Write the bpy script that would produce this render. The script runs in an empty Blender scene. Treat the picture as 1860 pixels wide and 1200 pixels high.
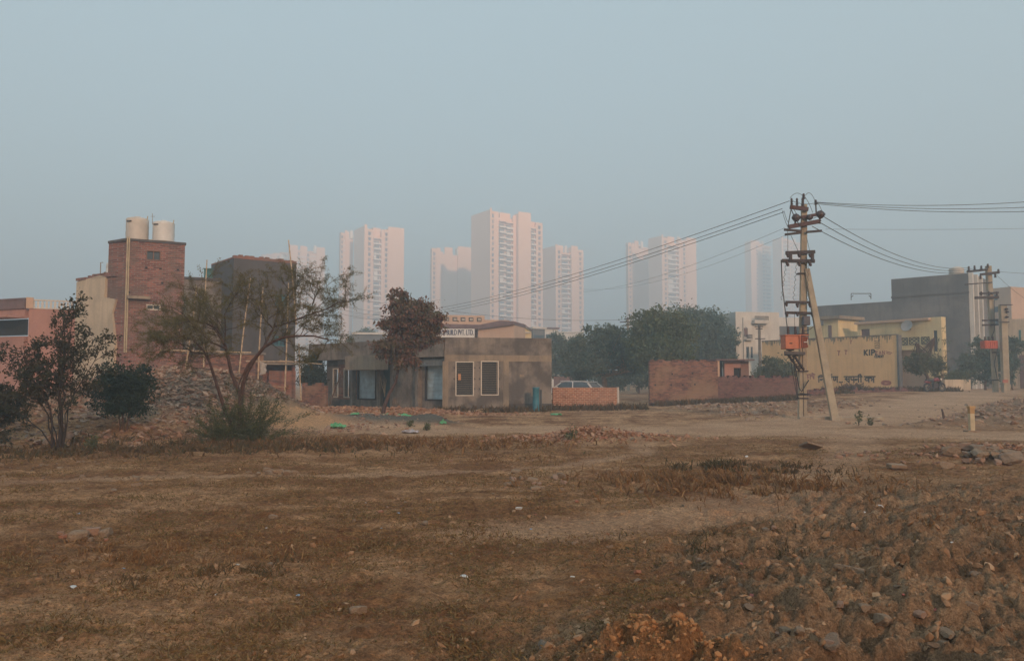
import bpy, bmesh, math, random
import numpy as np
from mathutils import Vector, Matrix

# ---------------------------------------------------------------- camera, sky, sun, exposure
SC = bpy.context.scene
COL = SC.collection
PITCH = math.atan(90 / 1460)
CAMZ = 1.65
cam_d = bpy.data.cameras.new('camera')
cam = bpy.data.objects.new('camera', cam_d)
COL.objects.link(cam)
cam.location = (0, 0, CAMZ)
cam.rotation_euler = (math.radians(90) + PITCH, 0, 0)
cam_d.sensor_width = 36
cam_d.lens = 36 * 1460 / 1860
cam_d.clip_start = 0.1
cam_d.clip_end = 9000
SC.camera = cam

SUN_EL, SUN_AZ = math.radians(17.0), math.atan2(0.36, -0.93)      # behind the photographer, a little to the right
world = bpy.data.worlds.new('World')
SC.world = world
world.use_nodes = True
wn = world.node_tree
sky = wn.nodes.new('ShaderNodeTexSky')
sky.sky_type = 'NISHITA'
sky.sun_disc = False
sky.sun_elevation = SUN_EL
sky.sun_rotation = SUN_AZ
sky.air_density = 1.3
sky.dust_density = 3.0
sky.ozone_density = 1.6
tint = wn.nodes.new('ShaderNodeMix')
tint.data_type = 'RGBA'
tint.inputs[0].default_value = 0.72
tint.inputs[7].default_value = (4.05, 5.3, 5.75, 1)                 # the veil of thin high haze, even over the whole sky
bg = wn.nodes['Background']
bg.inputs[1].default_value = 0.128
wn.links.new(sky.outputs[0], tint.inputs[6])
wn.links.new(tint.outputs[2], bg.inputs[0])

sun_d = bpy.data.lights.new('sun', 'SUN')
sun_d.energy = 5.0
sun_d.angle = math.radians(1.5)
sun_d.color = (1.0, 0.60, 0.37)
sun = bpy.data.objects.new('sun', sun_d)
COL.objects.link(sun)
sdir = Vector((math.sin(SUN_AZ) * math.cos(SUN_EL), math.cos(SUN_AZ) * math.cos(SUN_EL), math.sin(SUN_EL)))
sun.rotation_euler = (-sdir).to_track_quat('-Z', 'Y').to_euler()
sun.location = (30, -60, 40)

SC.view_settings.view_transform = 'Standard'
SC.view_settings.look = 'None'
SC.view_settings.exposure = 0.2
SC.view_settings.gamma = 1.0
SC.render.engine = 'CYCLES'
SC.cycles.use_denoising = True
try:
    SC.cycles.denoiser = 'OPENIMAGEDENOISE'
except Exception:
    pass
SC.cycles.max_bounces = 6
SC.cycles.diffuse_bounces = 3
SC.cycles.glossy_bounces = 2
SC.cycles.volume_bounces = 2
SC.cycles.transparent_max_bounces = 8
SC.cycles.sample_clamp_indirect = 4
HAZE_DENSITY = 0.0032

# ---------------------------------------------------------------- pixel <-> place helpers (photograph 1860 x 1200)
F = 1460.0
def P(px, py, Y):
    xr, yu = (px - 930) / F, (600 - py) / F
    f, u = math.cos(PITCH) - yu * math.sin(PITCH), math.sin(PITCH) + yu * math.cos(PITCH)
    s = Y / f
    return Vector((xr * s, Y, CAMZ + u * s))
def HZ(py, Y): return P(930, py, Y).z
def XX(px, Y): return P(px, 690, Y).x
def G(px, py, z=0.0):
    a, b = P(px, py, 1.0), CAMZ
    return P(px, py, (z - CAMZ) / (a.z - CAMZ))
class Line:
    """a facade line on the ground: from the point seen at pixel column px, depth Y, running at angle deg"""
    def __init__(s, px, Y, deg):
        s.X0, s.Y0, s.a = XX(px, Y), Y, math.radians(deg)
        s.c, s.s = math.cos(s.a), math.sin(s.a)
    @staticmethod
    def two(pa, Ya, pb, Yb):
        return Line(pa, Ya, math.degrees(math.atan2(Yb - Ya, XX(pb, Yb) - XX(pa, Ya))))
    def u(s, px):
        k = XX(px, 1.0)
        return (k * s.Y0 - s.X0) / (s.c - k * s.s)
    def z(s, px, py): return HZ(py, s.Y0 + s.u(px) * s.s)

rnd = random.Random(7)
RS = np.random.RandomState(11)

# ---------------------------------------------------------------- noise
def _hash(ix, iy, seed):
    h = (ix.astype(np.int64) * 374761393 + iy.astype(np.int64) * 668265263 + seed * 1274126177) & 0xffffffff
    h = ((h ^ (h >> 13)) * 1274126177) & 0xffffffff
    h = (h ^ (h >> 16)) & 0xffffffff
    return h.astype(np.float64) / 4294967295.0
def gnoise(x, y, seed=0):
    ix, iy = np.floor(x), np.floor(y)
    fx, fy = x - ix, y - iy
    ux, uy = fx * fx * fx * (fx * (fx * 6 - 15) + 10), fy * fy * fy * (fy * (fy * 6 - 15) + 10)
    def g(dx, dy):
        a = _hash(ix + dx, iy + dy, seed) * 6.28318
        return np.cos(a) * (fx - dx) + np.sin(a) * (fy - dy)
    a = g(0, 0) * (1 - ux) + g(1, 0) * ux
    b = g(0, 1) * (1 - ux) + g(1, 1) * ux
    return (a * (1 - uy) + b * uy) * 1.5
def fbm(x, y, seed=0, octs=4, lac=2.03, gain=0.5):
    s, a, t = 0, 1.0, 0
    for i in range(octs):
        s = s + a * gnoise(x, y, seed + i * 17)
        t += a; a *= gain; x = x * lac + 3.1; y = y * lac + 7.7
    return s / t
def cells(x, y, seed=0):
    """domes: 0 between clods, up to 1 on each clod"""
    ix, iy = np.floor(x), np.floor(y)
    out = np.zeros_like(x)
    for dx in (-1, 0, 1):
        for dy in (-1, 0, 1):
            cx, cy = ix + dx, iy + dy
            jx, jy = cx + 0.15 + 0.7 * _hash(cx, cy, seed), cy + 0.15 + 0.7 * _hash(cx, cy, seed + 5)
            r = 0.25 + 0.5 * _hash(cx, cy, seed + 9)
            st = 0.6 + 0.8 * _hash(cx, cy, seed + 13)
            d = np.sqrt(((x - jx) * st) ** 2 + ((y - jy) / st) ** 2) / r
            out = np.maximum(out, np.sqrt(np.clip(1 - d * d, 0, 1)) * r * 1.35)
    return out
def ss(v, a, b):
    t = np.clip((v - a) / (b - a), 0, 1)
    return t * t * (3 - 2 * t)
def blob(x, y, cx, cy, sx, sy): return np.exp(-((x - cx) / sx) ** 2 - ((y - cy) / sy) ** 2)

# ---------------------------------------------------------------- terrain
ROAD_A = [(-60, 29), (-9, 27.6), (-4, 27.3), (1.5, 26.4), (7, 26), (12, 25.2), (17, 23.0), (22, 21.8), (60, 17)]
ROAD_B = [(8, 27.5), (13, 32), (19, 40), (26, 49), (34, 58), (40, 70), (44, 100)]
PATH_C = [(-.6, 8.6), (1.4, 9.2), (2.8, 10.2), (4.4, 12.4), (6.0, 15.2), (7.6, 18.5), (9, 22)]
PATH_D = [(-9, 12.6), (-5, 13.8), (-2, 14.2), (1, 15.6), (3, 18), (3.4, 22)]
def dist_poly(x, y, pts):
    d = np.full(x.shape, 1e9)
    for (ax, ay), (bx, by) in zip(pts[:-1], pts[1:]):
        vx, vy = bx - ax, by - ay
        t = np.clip(((x - ax) * vx + (y - ay) * vy) / (vx * vx + vy * vy), 0, 1)
        d = np.minimum(d, np.hypot(x - ax - t * vx, y - ay - t * vy))
    return d
def masks(x, y):
    wob = fbm(x * 0.35, y * 0.35, 40, 3)
    road = 1 - ss(dist_poly(x, y, ROAD_A) + wob * 1.4, 1.6, 3.2)
    road = np.maximum(road, 1 - ss(dist_poly(x, y, ROAD_B) + wob * 1.6, 2.0, 3.8))
    road = np.maximum(road, 0.6 * blob(x, y, 10, 29, 7, 2.5))
    trail = np.minimum(dist_poly(x, y, PATH_C), dist_poly(x, y, PATH_D) * 2.2)
    road = np.maximum(road, 0.62 * (1 - ss(trail + wob * .9, 0.25, 1.0)))
    heapL = ss(y, 21.5, 25) * (1 - ss(x, -8.6, -6.8)) * (1 - ss(y, 33, 37)) * (1 - ss(-x, 16, 21))
    near = ss(x - 0.42 * y + 1.9 + fbm(x * .5, y * .5, 8, 3) * 1.3, -0.3, 1.2) * (1 - ss(y, 10.5, 14.5))   # dug soil in the right foreground
    rubR = ss(x, 8, 13) * ss(y, 27, 30) * (1 - ss(y, 46, 52)) * ss(dist_poly(x, y, ROAD_B), 2.2, 4)
    return road, heapL, near, rubR
def hgt(x, y, detail=True):
    x = np.asarray(x, float); y = np.asarray(y, float)
    road, heapL, near, rubR = masks(x, y)
    z = 0.8 * ss(y, 36, 62) * ss(x, 8, 26)
    far = 1 - ss(np.hypot(x, y), 90, 160)
    z = z + 0.07 * fbm(x * 0.22, y * 0.22, 1, 3) * far
    bank = 0.62 * ss(y + 0.8 * fbm(x * .5, y * .5, 3, 3), 18.6, 23.5) * (1 - ss(x, -11.5, -8.3)) * (1 - ss(y, 34, 40))
    z = z + bank
    z = z + 1.12 * blob(x, y, -12.3, 30.0, 3.6, 3.2) + 0.6 * blob(x, y, -9.6, 31.8, 1.9, 2.2) + 0.35 * blob(x, y, -15, 29, 2.5, 3)
    z = z + 0.33 * blob(x, y, -8.2, 37.2, 2.8, 1.2) + 0.22 * blob(x, y, -4.6, 37.8, 2.0, 0.9)                      # spoil before the workshop
    z = z + 0.2 * blob(x, y, -7.5, 29.0, 1.6, 1.5)                                                                  # sand heap
    z = z + 0.34 * blob(x, y, -5.0, 30.0, 1.7, 1.3) + 0.30 * blob(x, y, -3.0, 30.2, 0.7, 0.6)                        # grey aggregate
    z = z + 0.30 * blob(x, y, 2.2, 22.4, 1.2, 0.8) + 0.12 * blob(x, y, 3.8, 21.6, 1.2, 0.7)
    z = z + 0.26 * blob(x, y, 10.0, 17.0, 2.2, 1.0)
    z = z + 0.15 * blob(x, y, 7.3, 11.6, 1.2, .5)
    dug = 0.30 * fbm(x * 0.55 + 3, y * 0.7, 21, 4) + 0.13 * np.abs(fbm(x * 1.3, y * 1.5, 23, 3))
    z = z + near * (dug * .6 - 0.13 + .17 * np.abs(fbm(x * 2.3 + 9, y * 2.6, 25, 3)) + .09 * np.abs(fbm(x * 6, y * 6.5, 27, 3)))
    z = z + 0.10 * blob(x, y, 3.4, 6.1, 1.7, .8) + 0.12 * blob(x, y, 4.6, 8.3, 1.6, .7) - 0.12 * blob(x, y, 2.0, 5.0, 1.0, .4)
    z = z + 0.2 * blob(x, y, 0.95, 4.7, 0.5, 0.34)                                                               # orange soil heap at the frame's foot
    z = z + 0.25 * rubR * (0.5 + fbm(x * 0.5, y * 0.5, 33, 4))
    if detail:
        r = np.hypot(x, y)
        fade = (1 - ss(r, 45, 80)) * (1 - 0.8 * road)
        z = z + fade * (0.06 * fbm(x * 1.1, y * 1.4, 5, 5, gain=.6) + 0.075 * np.abs(fbm(x * 2.6, y * 3.2, 7, 3)) + 0.022 * np.abs(fbm(x * 7, y * 8, 6, 4)))
        orange = blob(x, y, 0.95, 4.75, 0.5, 0.36)
        rough = np.clip(0.48 + 0.8 * fbm(x * .4, y * .5, 77, 3) + near * 1.0 + heapL * 1.3 + rubR * 0.9 + blob(x, y, -7, 37.3, 4.5, 1.3) + orange, 0, 1.6)
        c1 = cells(x * 2.2 + fbm(x * 2, y * 2, 55, 2), y * 2.2, 50)
        c2 = cells(x * 6.1 + 0.5 * fbm(x * 5, y * 5, 56, 2), y * 6.1, 60)
        c3 = cells(x * 15, y * 15, 70)
        nearf = 1 - ss(r, 14, 30)
        z = z + rough * (0.09 * c1 * np.clip(heapL + near * 0.7 + rubR, 0, 1) + 0.044 * c2 * np.clip(0.3 + near + heapL, 0, 1.2) + 0.016 * c3 * nearf)
        z = z + nearf * 0.006 * fbm(x * 22, y * 22, 80, 3) * (1 - road)
    return z
def H(x, y): return float(hgt(np.array([float(x)]), np.array([float(y)]))[0])

# ---------------------------------------------------------------- mesh helpers
class MB:
    def __init__(s): s.v, s.f = [], []
    def quad(s, *p):
        n = len(s.v); s.v += [tuple(q) for q in p]; s.f.append(tuple(range(n, n + len(p))))
    def box(s, x0, x1, y0, y1, z0, z1, M=None):
        n = len(s.v)
        pts = [(x, y, z) for z in (z0, z1) for (x, y) in ((x0, y0), (x1, y0), (x1, y1), (x0, y1))]
        if M is not None: pts = [tuple(M @ Vector(p)) for p in pts]
        s.v += pts
        s.f += [tuple(n + i for i in q) for q in ((0, 3, 2, 1), (4, 5, 6, 7), (0, 1, 5, 4), (1, 2, 6, 5), (2, 3, 7, 6), (3, 0, 4, 7))]
        return s
    def bar(s, a, b, w, h=None, up=(0, 0, 1)):
        a, b = Vector(a), Vector(b); h = h or w
        d = (b - a); L = d.length; d.normalize()
        upv = Vector(up)
        if abs(d.dot(upv)) > 0.98: upv = Vector((0, 1, 0))
        sx = d.cross(upv).normalized(); sz = sx.cross(d).normalized()
        M = Matrix((sx, d, sz)).transposed().to_4x4(); M.translation = a
        return s.box(-w / 2, w / 2, 0, L, -h / 2, h / 2, M)
    def tube(s, pts, rad, n=6, cap=True):
        pts = [Vector(p) for p in pts]
        if not hasattr(rad, '__len__'): rad = [rad] * len(pts)
        base = len(s.v); ref = None
        for i, p in enumerate(pts):
            d = (pts[min(i + 1, len(pts) - 1)] - pts[max(i - 1, 0)])
            d = d.normalized() if d.length > 1e-9 else Vector((0, 0, 1))
            if ref is None: ref = Vector((1, 0, 0)) if abs(d.x) < 0.8 else Vector((0, 1, 0))
            sx = (ref - d * ref.dot(d)).normalized(); sy = d.cross(sx); ref = sx
            for k in range(n):
                a = 2 * math.pi * k / n
                s.v.append(tuple(p + (sx * math.cos(a) + sy * math.sin(a)) * rad[i]))
        for i in range(len(pts) - 1):
            for k in range(n):
                k2 = (k + 1) % n
                s.f.append((base + i * n + k, base + i * n + k2, base + (i + 1) * n + k2, base + (i + 1) * n + k))
        if cap:
            s.f.append(tuple(base + k for k in reversed(range(n))))
            s.f.append(tuple(base + (len(pts) - 1) * n + k for k in range(n)))
        return s
    def lathe(s, c, prof, n=16):
        """prof: (radius, z) from bottom to top round the upright axis at c"""
        base = len(s.v); c = Vector(c)
        for r, z in prof:
            for k in range(n):
                a = 2 * math.pi * k / n
                s.v.append((c.x + r * math.cos(a), c.y + r * math.sin(a), c.z + z))
        for i in range(len(prof) - 1):
            for k in range(n):
                k2 = (k + 1) % n
                s.f.append((base + i * n + k, base + i * n + k2, base + (i + 1) * n + k2, base + (i + 1) * n + k))
        s.f.append(tuple(base + k for k in reversed(range(n))))
        s.f.append(tuple(base + (len(prof) - 1) * n + k for k in range(n)))
        return s
    def prism(s, poly, z0, z1):
        n = len(s.v); m = len(poly)
        s.v += [(p[0], p[1], z0) for p in poly] + [(p[0], p[1], z1) for p in poly]
        s.f.append(tuple(n + i for i in reversed(range(m)))); s.f.append(tuple(n + m + i for i in range(m)))
        for i in range(m):
            j = (i + 1) % m
            s.f.append((n + i, n + j, n + m + j, n + m + i))
        return s
    def wall(s, u0, u1, z0, z1, y0, th, holes=(), M=None):
        """upright wall along local x with rectangular holes (u0,u1,z0,z1)"""
        us = sorted({u0, u1, *[min(max(v, u0), u1) for h in holes for v in h[:2]]})
        zs = sorted({z0, z1, *[min(max(v, z0), z1) for h in holes for v in h[2:]]})
        def solid(i, j):
            if i < 0 or j < 0 or i >= len(us) - 1 or j >= len(zs) - 1: return False
            cu, cz = (us[i] + us[i + 1]) / 2, (zs[j] + zs[j + 1]) / 2
            return not any(a < cu < b and c < cz < d for a, b, c, d in holes)
        T = (lambda p: tuple(M @ Vector(p))) if M is not None else (lambda p: p)
        y1 = y0 + th
        for i in range(len(us) - 1):
            for j in range(len(zs) - 1):
                if not solid(i, j): continue
                a, b, c, d = us[i], us[i + 1], zs[j], zs[j + 1]
                s.quad(T((a, y0, c)), T((b, y0, c)), T((b, y0, d)), T((a, y0, d)))
                s.quad(T((b, y1, c)), T((a, y1, c)), T((a, y1, d)), T((b, y1, d)))
                if not solid(i - 1, j): s.quad(T((a, y1, c)), T((a, y0, c)), T((a, y0, d)), T((a, y1, d)))
                if not solid(i + 1, j): s.quad(T((b, y0, c)), T((b, y1, c)), T((b, y1, d)), T((b, y0, d)))
                if not solid(i, j - 1): s.quad(T((a, y1, c)), T((b, y1, c)), T((b, y0, c)), T((a, y0, c)))
                if not solid(i, j + 1): s.quad(T((a, y0, d)), T((b, y0, d)), T((b, y1, d)), T((a, y1, d)))
        return s
    def build(s, name, mat, parent=None, smooth=False, bevel=0):
        me = bpy.data.meshes.new(name)
        me.from_pydata(s.v, [], s.f)
        me.materials.append(mat)
        if smooth: me.polygons.foreach_set('use_smooth', [True] * len(me.polygons))
        me.update()
        o = bpy.data.objects.new(name, me)
        COL.objects.link(o)
        if parent is not None: o.parent = parent
        if bevel:
            m = o.modifiers.new('bevel', 'BEVEL'); m.width = bevel; m.segments = 2; m.limit_method = 'ANGLE'
        return o
def np_mesh(name, V, faces_n, idx, mat, parent=None, smooth=False):
    """V (n,3), idx flat vertex indices, faces_n vertices per face"""
    me = bpy.data.meshes.new(name)
    me.vertices.add(len(V)); me.vertices.foreach_set('co', np.asarray(V, np.float32).ravel())
    idx = np.asarray(idx, np.int32).ravel(); nf = len(idx) // faces_n
    me.loops.add(len(idx)); me.loops.foreach_set('vertex_index', idx)
    me.polygons.add(nf)
    me.polygons.foreach_set('loop_start', np.arange(0, nf * faces_n, faces_n, dtype=np.int32))
    me.materials.append(mat)
    me.update(calc_edges=True)
    me.polygons.foreach_set('use_smooth', np.full(nf, smooth))
    me.validate()
    o = bpy.data.objects.new(name, me); COL.objects.link(o)
    if parent is not None: o.parent = parent
    return o
def tag(o, label=None, cat=None, group=None, kind=None):
    if label: o['label'] = label
    if cat: o['category'] = cat
    if group: o['group'] = group
    if kind: o['kind'] = kind
    return o
def thing(name, label, cat, loc=(0, 0, 0), rz=0.0, group=None):
    o = bpy.data.objects.new(name, None); COL.objects.link(o)
    o.empty_display_size = 0.3
    o.location = loc; o.rotation_euler = (0, 0, rz)
    return tag(o, label, cat, group)
def on_line(name, label, cat, L, z=0.0, group=None):
    return thing(name, label, cat, (L.X0, L.Y0, z), L.a, group)
def clone(o, parent=None):
    c = o.copy(); COL.objects.link(c)
    if parent is not None: c.parent = parent
    for ch in list(o.children): clone(ch, c)
    return c

# ---------------------------------------------------------------- materials
def nodes(name):
    m = bpy.data.materials.new(name); m.use_nodes = True
    nt = m.node_tree; b = nt.nodes['Principled BSDF']
    return m, nt, b
def N(nt, typ, **kw):
    n = nt.nodes.new(typ)
    for k, v in kw.items():
        if k.startswith('i'): n.inputs[int(k[1:])].default_value = v
        else: setattr(n, k, v)
    return n
def noise(nt, vec, scale, detail=4, rough=0.55, out=0):
    n = nt.nodes.new('ShaderNodeTexNoise'); n.inputs['Scale'].default_value = scale
    n.inputs['Detail'].default_value = detail; n.inputs['Roughness'].default_value = rough
    if vec is not None: nt.links.new(vec, n.inputs['Vector'])
    return n.outputs[out]
def ramp(nt, fac, stops):
    r = nt.nodes.new('ShaderNodeValToRGB'); e = r.color_ramp.elements
    while len(e) < len(stops): e.new(0.5)
    for k, (p, c) in enumerate(stops):
        e[k].position = p; e[k].color = (*c, 1) if len(c) == 3 else c
    nt.links.new(fac, r.inputs[0]); return r.outputs[0]
def mix(nt, fac, a, b, mode='MIX'):
    m = nt.nodes.new('ShaderNodeMix'); m.data_type = 'RGBA'; m.blend_type = mode; m.clamp_result = False
    for s, v in ((m.inputs[0], fac), (m.inputs[6], a), (m.inputs[7], b)):
        if isinstance(v, (int, float)): s.default_value = v
        elif isinstance(v, (tuple, list)): s.default_value = (*v, 1)
        else: nt.links.new(v, s)
    return m.outputs[2]
def math_(nt, op, a, b=None, c=None):
    m = nt.nodes.new('ShaderNodeMath'); m.operation = op
    for k, v in enumerate((a, b, c)):
        if v is None: continue
        if isinstance(v, (int, float)): m.inputs[k].default_value = v
        else: nt.links.new(v, m.inputs[k])
    return m.outputs[0]
def bump(nt, b, h, dist, strength=1.0):
    n = nt.nodes.new('ShaderNodeBump'); n.inputs['Distance'].default_value = dist; n.inputs['Strength'].default_value = strength
    nt.links.new(h, n.inputs['Height']); nt.links.new(n.outputs[0], b.inputs['Normal'])
def sc(c, k): return tuple(min(1, max(0, v * k)) for v in c)
def coords(nt): return N(nt, 'ShaderNodeTexCoord').outputs['Object']
def m_plain(name, c, rough=0.8, var=0.25, scale=3.0, metal=0.0, bumpd=0.0):
    m, nt, b = nodes(name); v = coords(nt)
    n = noise(nt, v, scale, 5)
    nt.links.new(ramp(nt, n, [(0.3, sc(c, 1 - var)), (0.7, sc(c, 1 + var))]), b.inputs['Base Color'])
    b.inputs['Roughness'].default_value = rough; b.inputs['Metallic'].default_value = metal
    if bumpd: bump(nt, b, noise(nt, v, scale * 8, 4), bumpd)
    return m
def m_plaster(name, c, stain, amount=0.5, streak=0.4, scale=0.6, rough=0.9):
    """cement or painted plaster: patchy, streaked downwards, grainy"""
    m, nt, b = nodes(name); v = coords(nt)
    mp = N(nt, 'ShaderNodeMapping'); mp.inputs['Scale'].default_value = (3.0, 3.0, 0.35); nt.links.new(v, mp.inputs[0])
    patch = ramp(nt, noise(nt, v, scale, 6, 0.62), [(0.42, (0, 0, 0)), (0.6, (1, 1, 1))])
    st = ramp(nt, noise(nt, mp.outputs[0], 1.0, 5, 0.6), [(0.5, (0, 0, 0)), (0.72, (1, 1, 1))])
    c1 = mix(nt, math_(nt, 'MULTIPLY', patch, amount), c, stain)
    c2 = mix(nt, math_(nt, 'MULTIPLY', st, streak), c1, sc(stain, 0.75))
    gr = ramp(nt, noise(nt, v, 14, 4, 0.7), [(0.25, (0.86, 0.86, 0.86)), (0.75, (1.12, 1.12, 1.12))])
    nt.links.new(mix(nt, 1.0, c2, gr, 'MULTIPLY'), b.inputs['Base Color'])
    b.inputs['Roughness'].default_value = rough
    bump(nt, b, noise(nt, v, 9, 6, 0.7), 0.012)
    return m
def m_brick(name, c1, c2, mortar, patch=None, pamt=0.5, bw=0.23, bh=0.076, mort=0.012):
    m, nt, b = nodes(name); v = coords(nt)
    sp = N(nt, 'ShaderNodeSeparateXYZ'); nt.links.new(v, sp.inputs[0])
    cb = N(nt, 'ShaderNodeCombineXYZ')
    nt.links.new(math_(nt, 'ADD', sp.outputs[0], sp.outputs[1]), cb.inputs[0]); nt.links.new(sp.outputs[2], cb.inputs[1])
    wb = N(nt, 'ShaderNodeVectorMath'); wb.operation = 'ADD'
    nz = N(nt, 'ShaderNodeTexNoise'); nz.inputs['Scale'].default_value = 5.0; nt.links.new(v, nz.inputs[0])
    wsc = N(nt, 'ShaderNodeVectorMath'); wsc.operation = 'SCALE'; wsc.inputs[3].default_value = 0.02
    nt.links.new(nz.outputs['Color'], wsc.inputs[0]); nt.links.new(cb.outputs[0], wb.inputs[0]); nt.links.new(wsc.outputs[0], wb.inputs[1])
    br = N(nt, 'ShaderNodeTexBrick'); nt.links.new(wb.outputs[0], br.inputs['Vector'])
    br.inputs['Scale'].default_value = 1.0
    br.inputs['Color1'].default_value = (*c1, 1); br.inputs['Color2'].default_value = (*c2, 1); br.inputs['Mortar'].default_value = (*mortar, 1)
    br.inputs['Mortar Size'].default_value = mort; br.inputs['Brick Width'].default_value = bw; br.inputs['Row Height'].default_value = bh
    br.inputs['Bias'].default_value = -0.1; br.inputs['Mortar Smooth'].default_value = 0.3
    col = br.outputs['Color']
    odd = ramp(nt, noise(nt, v, 2.3, 5, 0.7), [(0.3, (0.62, 0.6, 0.6)), (0.5, (1, 1, 1)), (0.75, (1.25, 1.18, 1.12))])
    col = mix(nt, 1.0, col, odd, 'MULTIPLY')
    if patch is not None:
        pf = ramp(nt, noise(nt, v, 0.55, 6, 0.6), [(0.44, (0, 0, 0)), (0.6, (1, 1, 1))])
        col = mix(nt, math_(nt, 'MULTIPLY', pf, pamt), col, patch)
    nt.links.new(col, b.inputs['Base Color']); b.inputs['Roughness'].default_value = 0.95
    bump(nt, b, br.outputs['Fac'], -0.012)
    return m
def m_leaf(name, cols, rough=0.6, trans=0.25, clump=None, cs=0.8):
    """cols: colours spread over single leaves; clump: second set the big clumps drift towards"""
    m, nt, b = nodes(name); v = coords(nt)
    g = N(nt, 'ShaderNodeNewGeometry')
    st = [(i / max(1, len(cols) - 1), c) for i, c in enumerate(cols)]
    col = ramp(nt, g.outputs['Random Per Island'], st)
    if clump is not None:
        f = ramp(nt, noise(nt, v, cs, 4, 0.6), [(0.4, (0, 0, 0)), (0.62, (1, 1, 1))])
        col = mix(nt, math_(nt, 'MULTIPLY', f, 0.85), col, mix(nt, 0.5, clump, col, 'MIX'))
    nt.links.new(col, b.inputs['Base Color']); b.inputs['Roughness'].default_value = rough
    b.inputs['Specular IOR Level'].default_value = 0.3
    tr = N(nt, 'ShaderNodeBsdfTranslucent'); nt.links.new(col, tr.inputs[0])
    ms = N(nt, 'ShaderNodeMixShader'); ms.inputs[0].default_value = trans
    out = nt.nodes['Material Output']
    nt.links.new(b.outputs[0], ms.inputs[1]); nt.links.new(tr.outputs[0], ms.inputs[2]); nt.links.new(ms.outputs[0], out.inputs[0])
    return m

# ---------------------------------------------------------------- haze
hz = MB().box(-2000, 2000, -2000, 2000, -1.5, 128)
hm = bpy.data.materials.new('haze_air'); hm.use_nodes = True
nt = hm.node_tree; nt.nodes.remove(nt.nodes['Principled BSDF'])
pv = nt.nodes.new('ShaderNodeVolumePrincipled')
pv.inputs['Color'].default_value = (0.70, 0.86, 0.97, 1)
pv.inputs['Density'].default_value = HAZE_DENSITY
pv.inputs['Anisotropy'].default_value = 0.1
nt.links.new(pv.outputs[0], nt.nodes['Material Output'].inputs['Volume'])
haze = hz.build('haze', hm)
tag(haze, 'pale blue morning haze filling the air over the plot and towers', 'haze', kind='stuff')
# ---------------------------------------------------------------- ground: one sheet, fine near the camera, out to the horizon
def build_ground():
    r = [1.2]
    while r[-1] < 62: r.append(r[-1] * (1.0042 if 3.5 < r[-1] < 18 else 1.007 if 3.5 < r[-1] < 48 else 1.02))
    while r[-1] < 1900: r.append(r[-1] * 1.06)
    r = np.array(r)
    th = np.concatenate([np.linspace(-180, -42, 42)[:-1], np.linspace(-42, 42, 900), np.linspace(42, 180, 42)[1:-1]])
    th = np.radians(th)
    R, T = np.meshgrid(r, th, indexing='ij')
    X, Y = R * np.sin(T), R * np.cos(T)
    Z = hgt(X.ravel(), Y.ravel()).reshape(X.shape)
    nr, nt_ = R.shape
    V = np.stack([X, Y, Z], -1).reshape(-1, 3)
    i = np.arange(nr - 1)[:, None] * nt_; j = np.arange(nt_)[None, :]; j2 = (j + 1) % nt_
    q = np.stack([i + j, i + nt_ + j, i + nt_ + j2, i + j2], -1).reshape(-1, 4)
    V = np.vstack([V, [[0, 0, V[:nt_, 2].mean()]]]); c = len(V) - 1
    inner = np.stack([np.full(nt_, c), np.arange(nt_), (np.arange(nt_) + 1) % nt_, (np.arange(nt_) + 1) % nt_], -1)
    q = q[:, ::-1]
    return V, q
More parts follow.
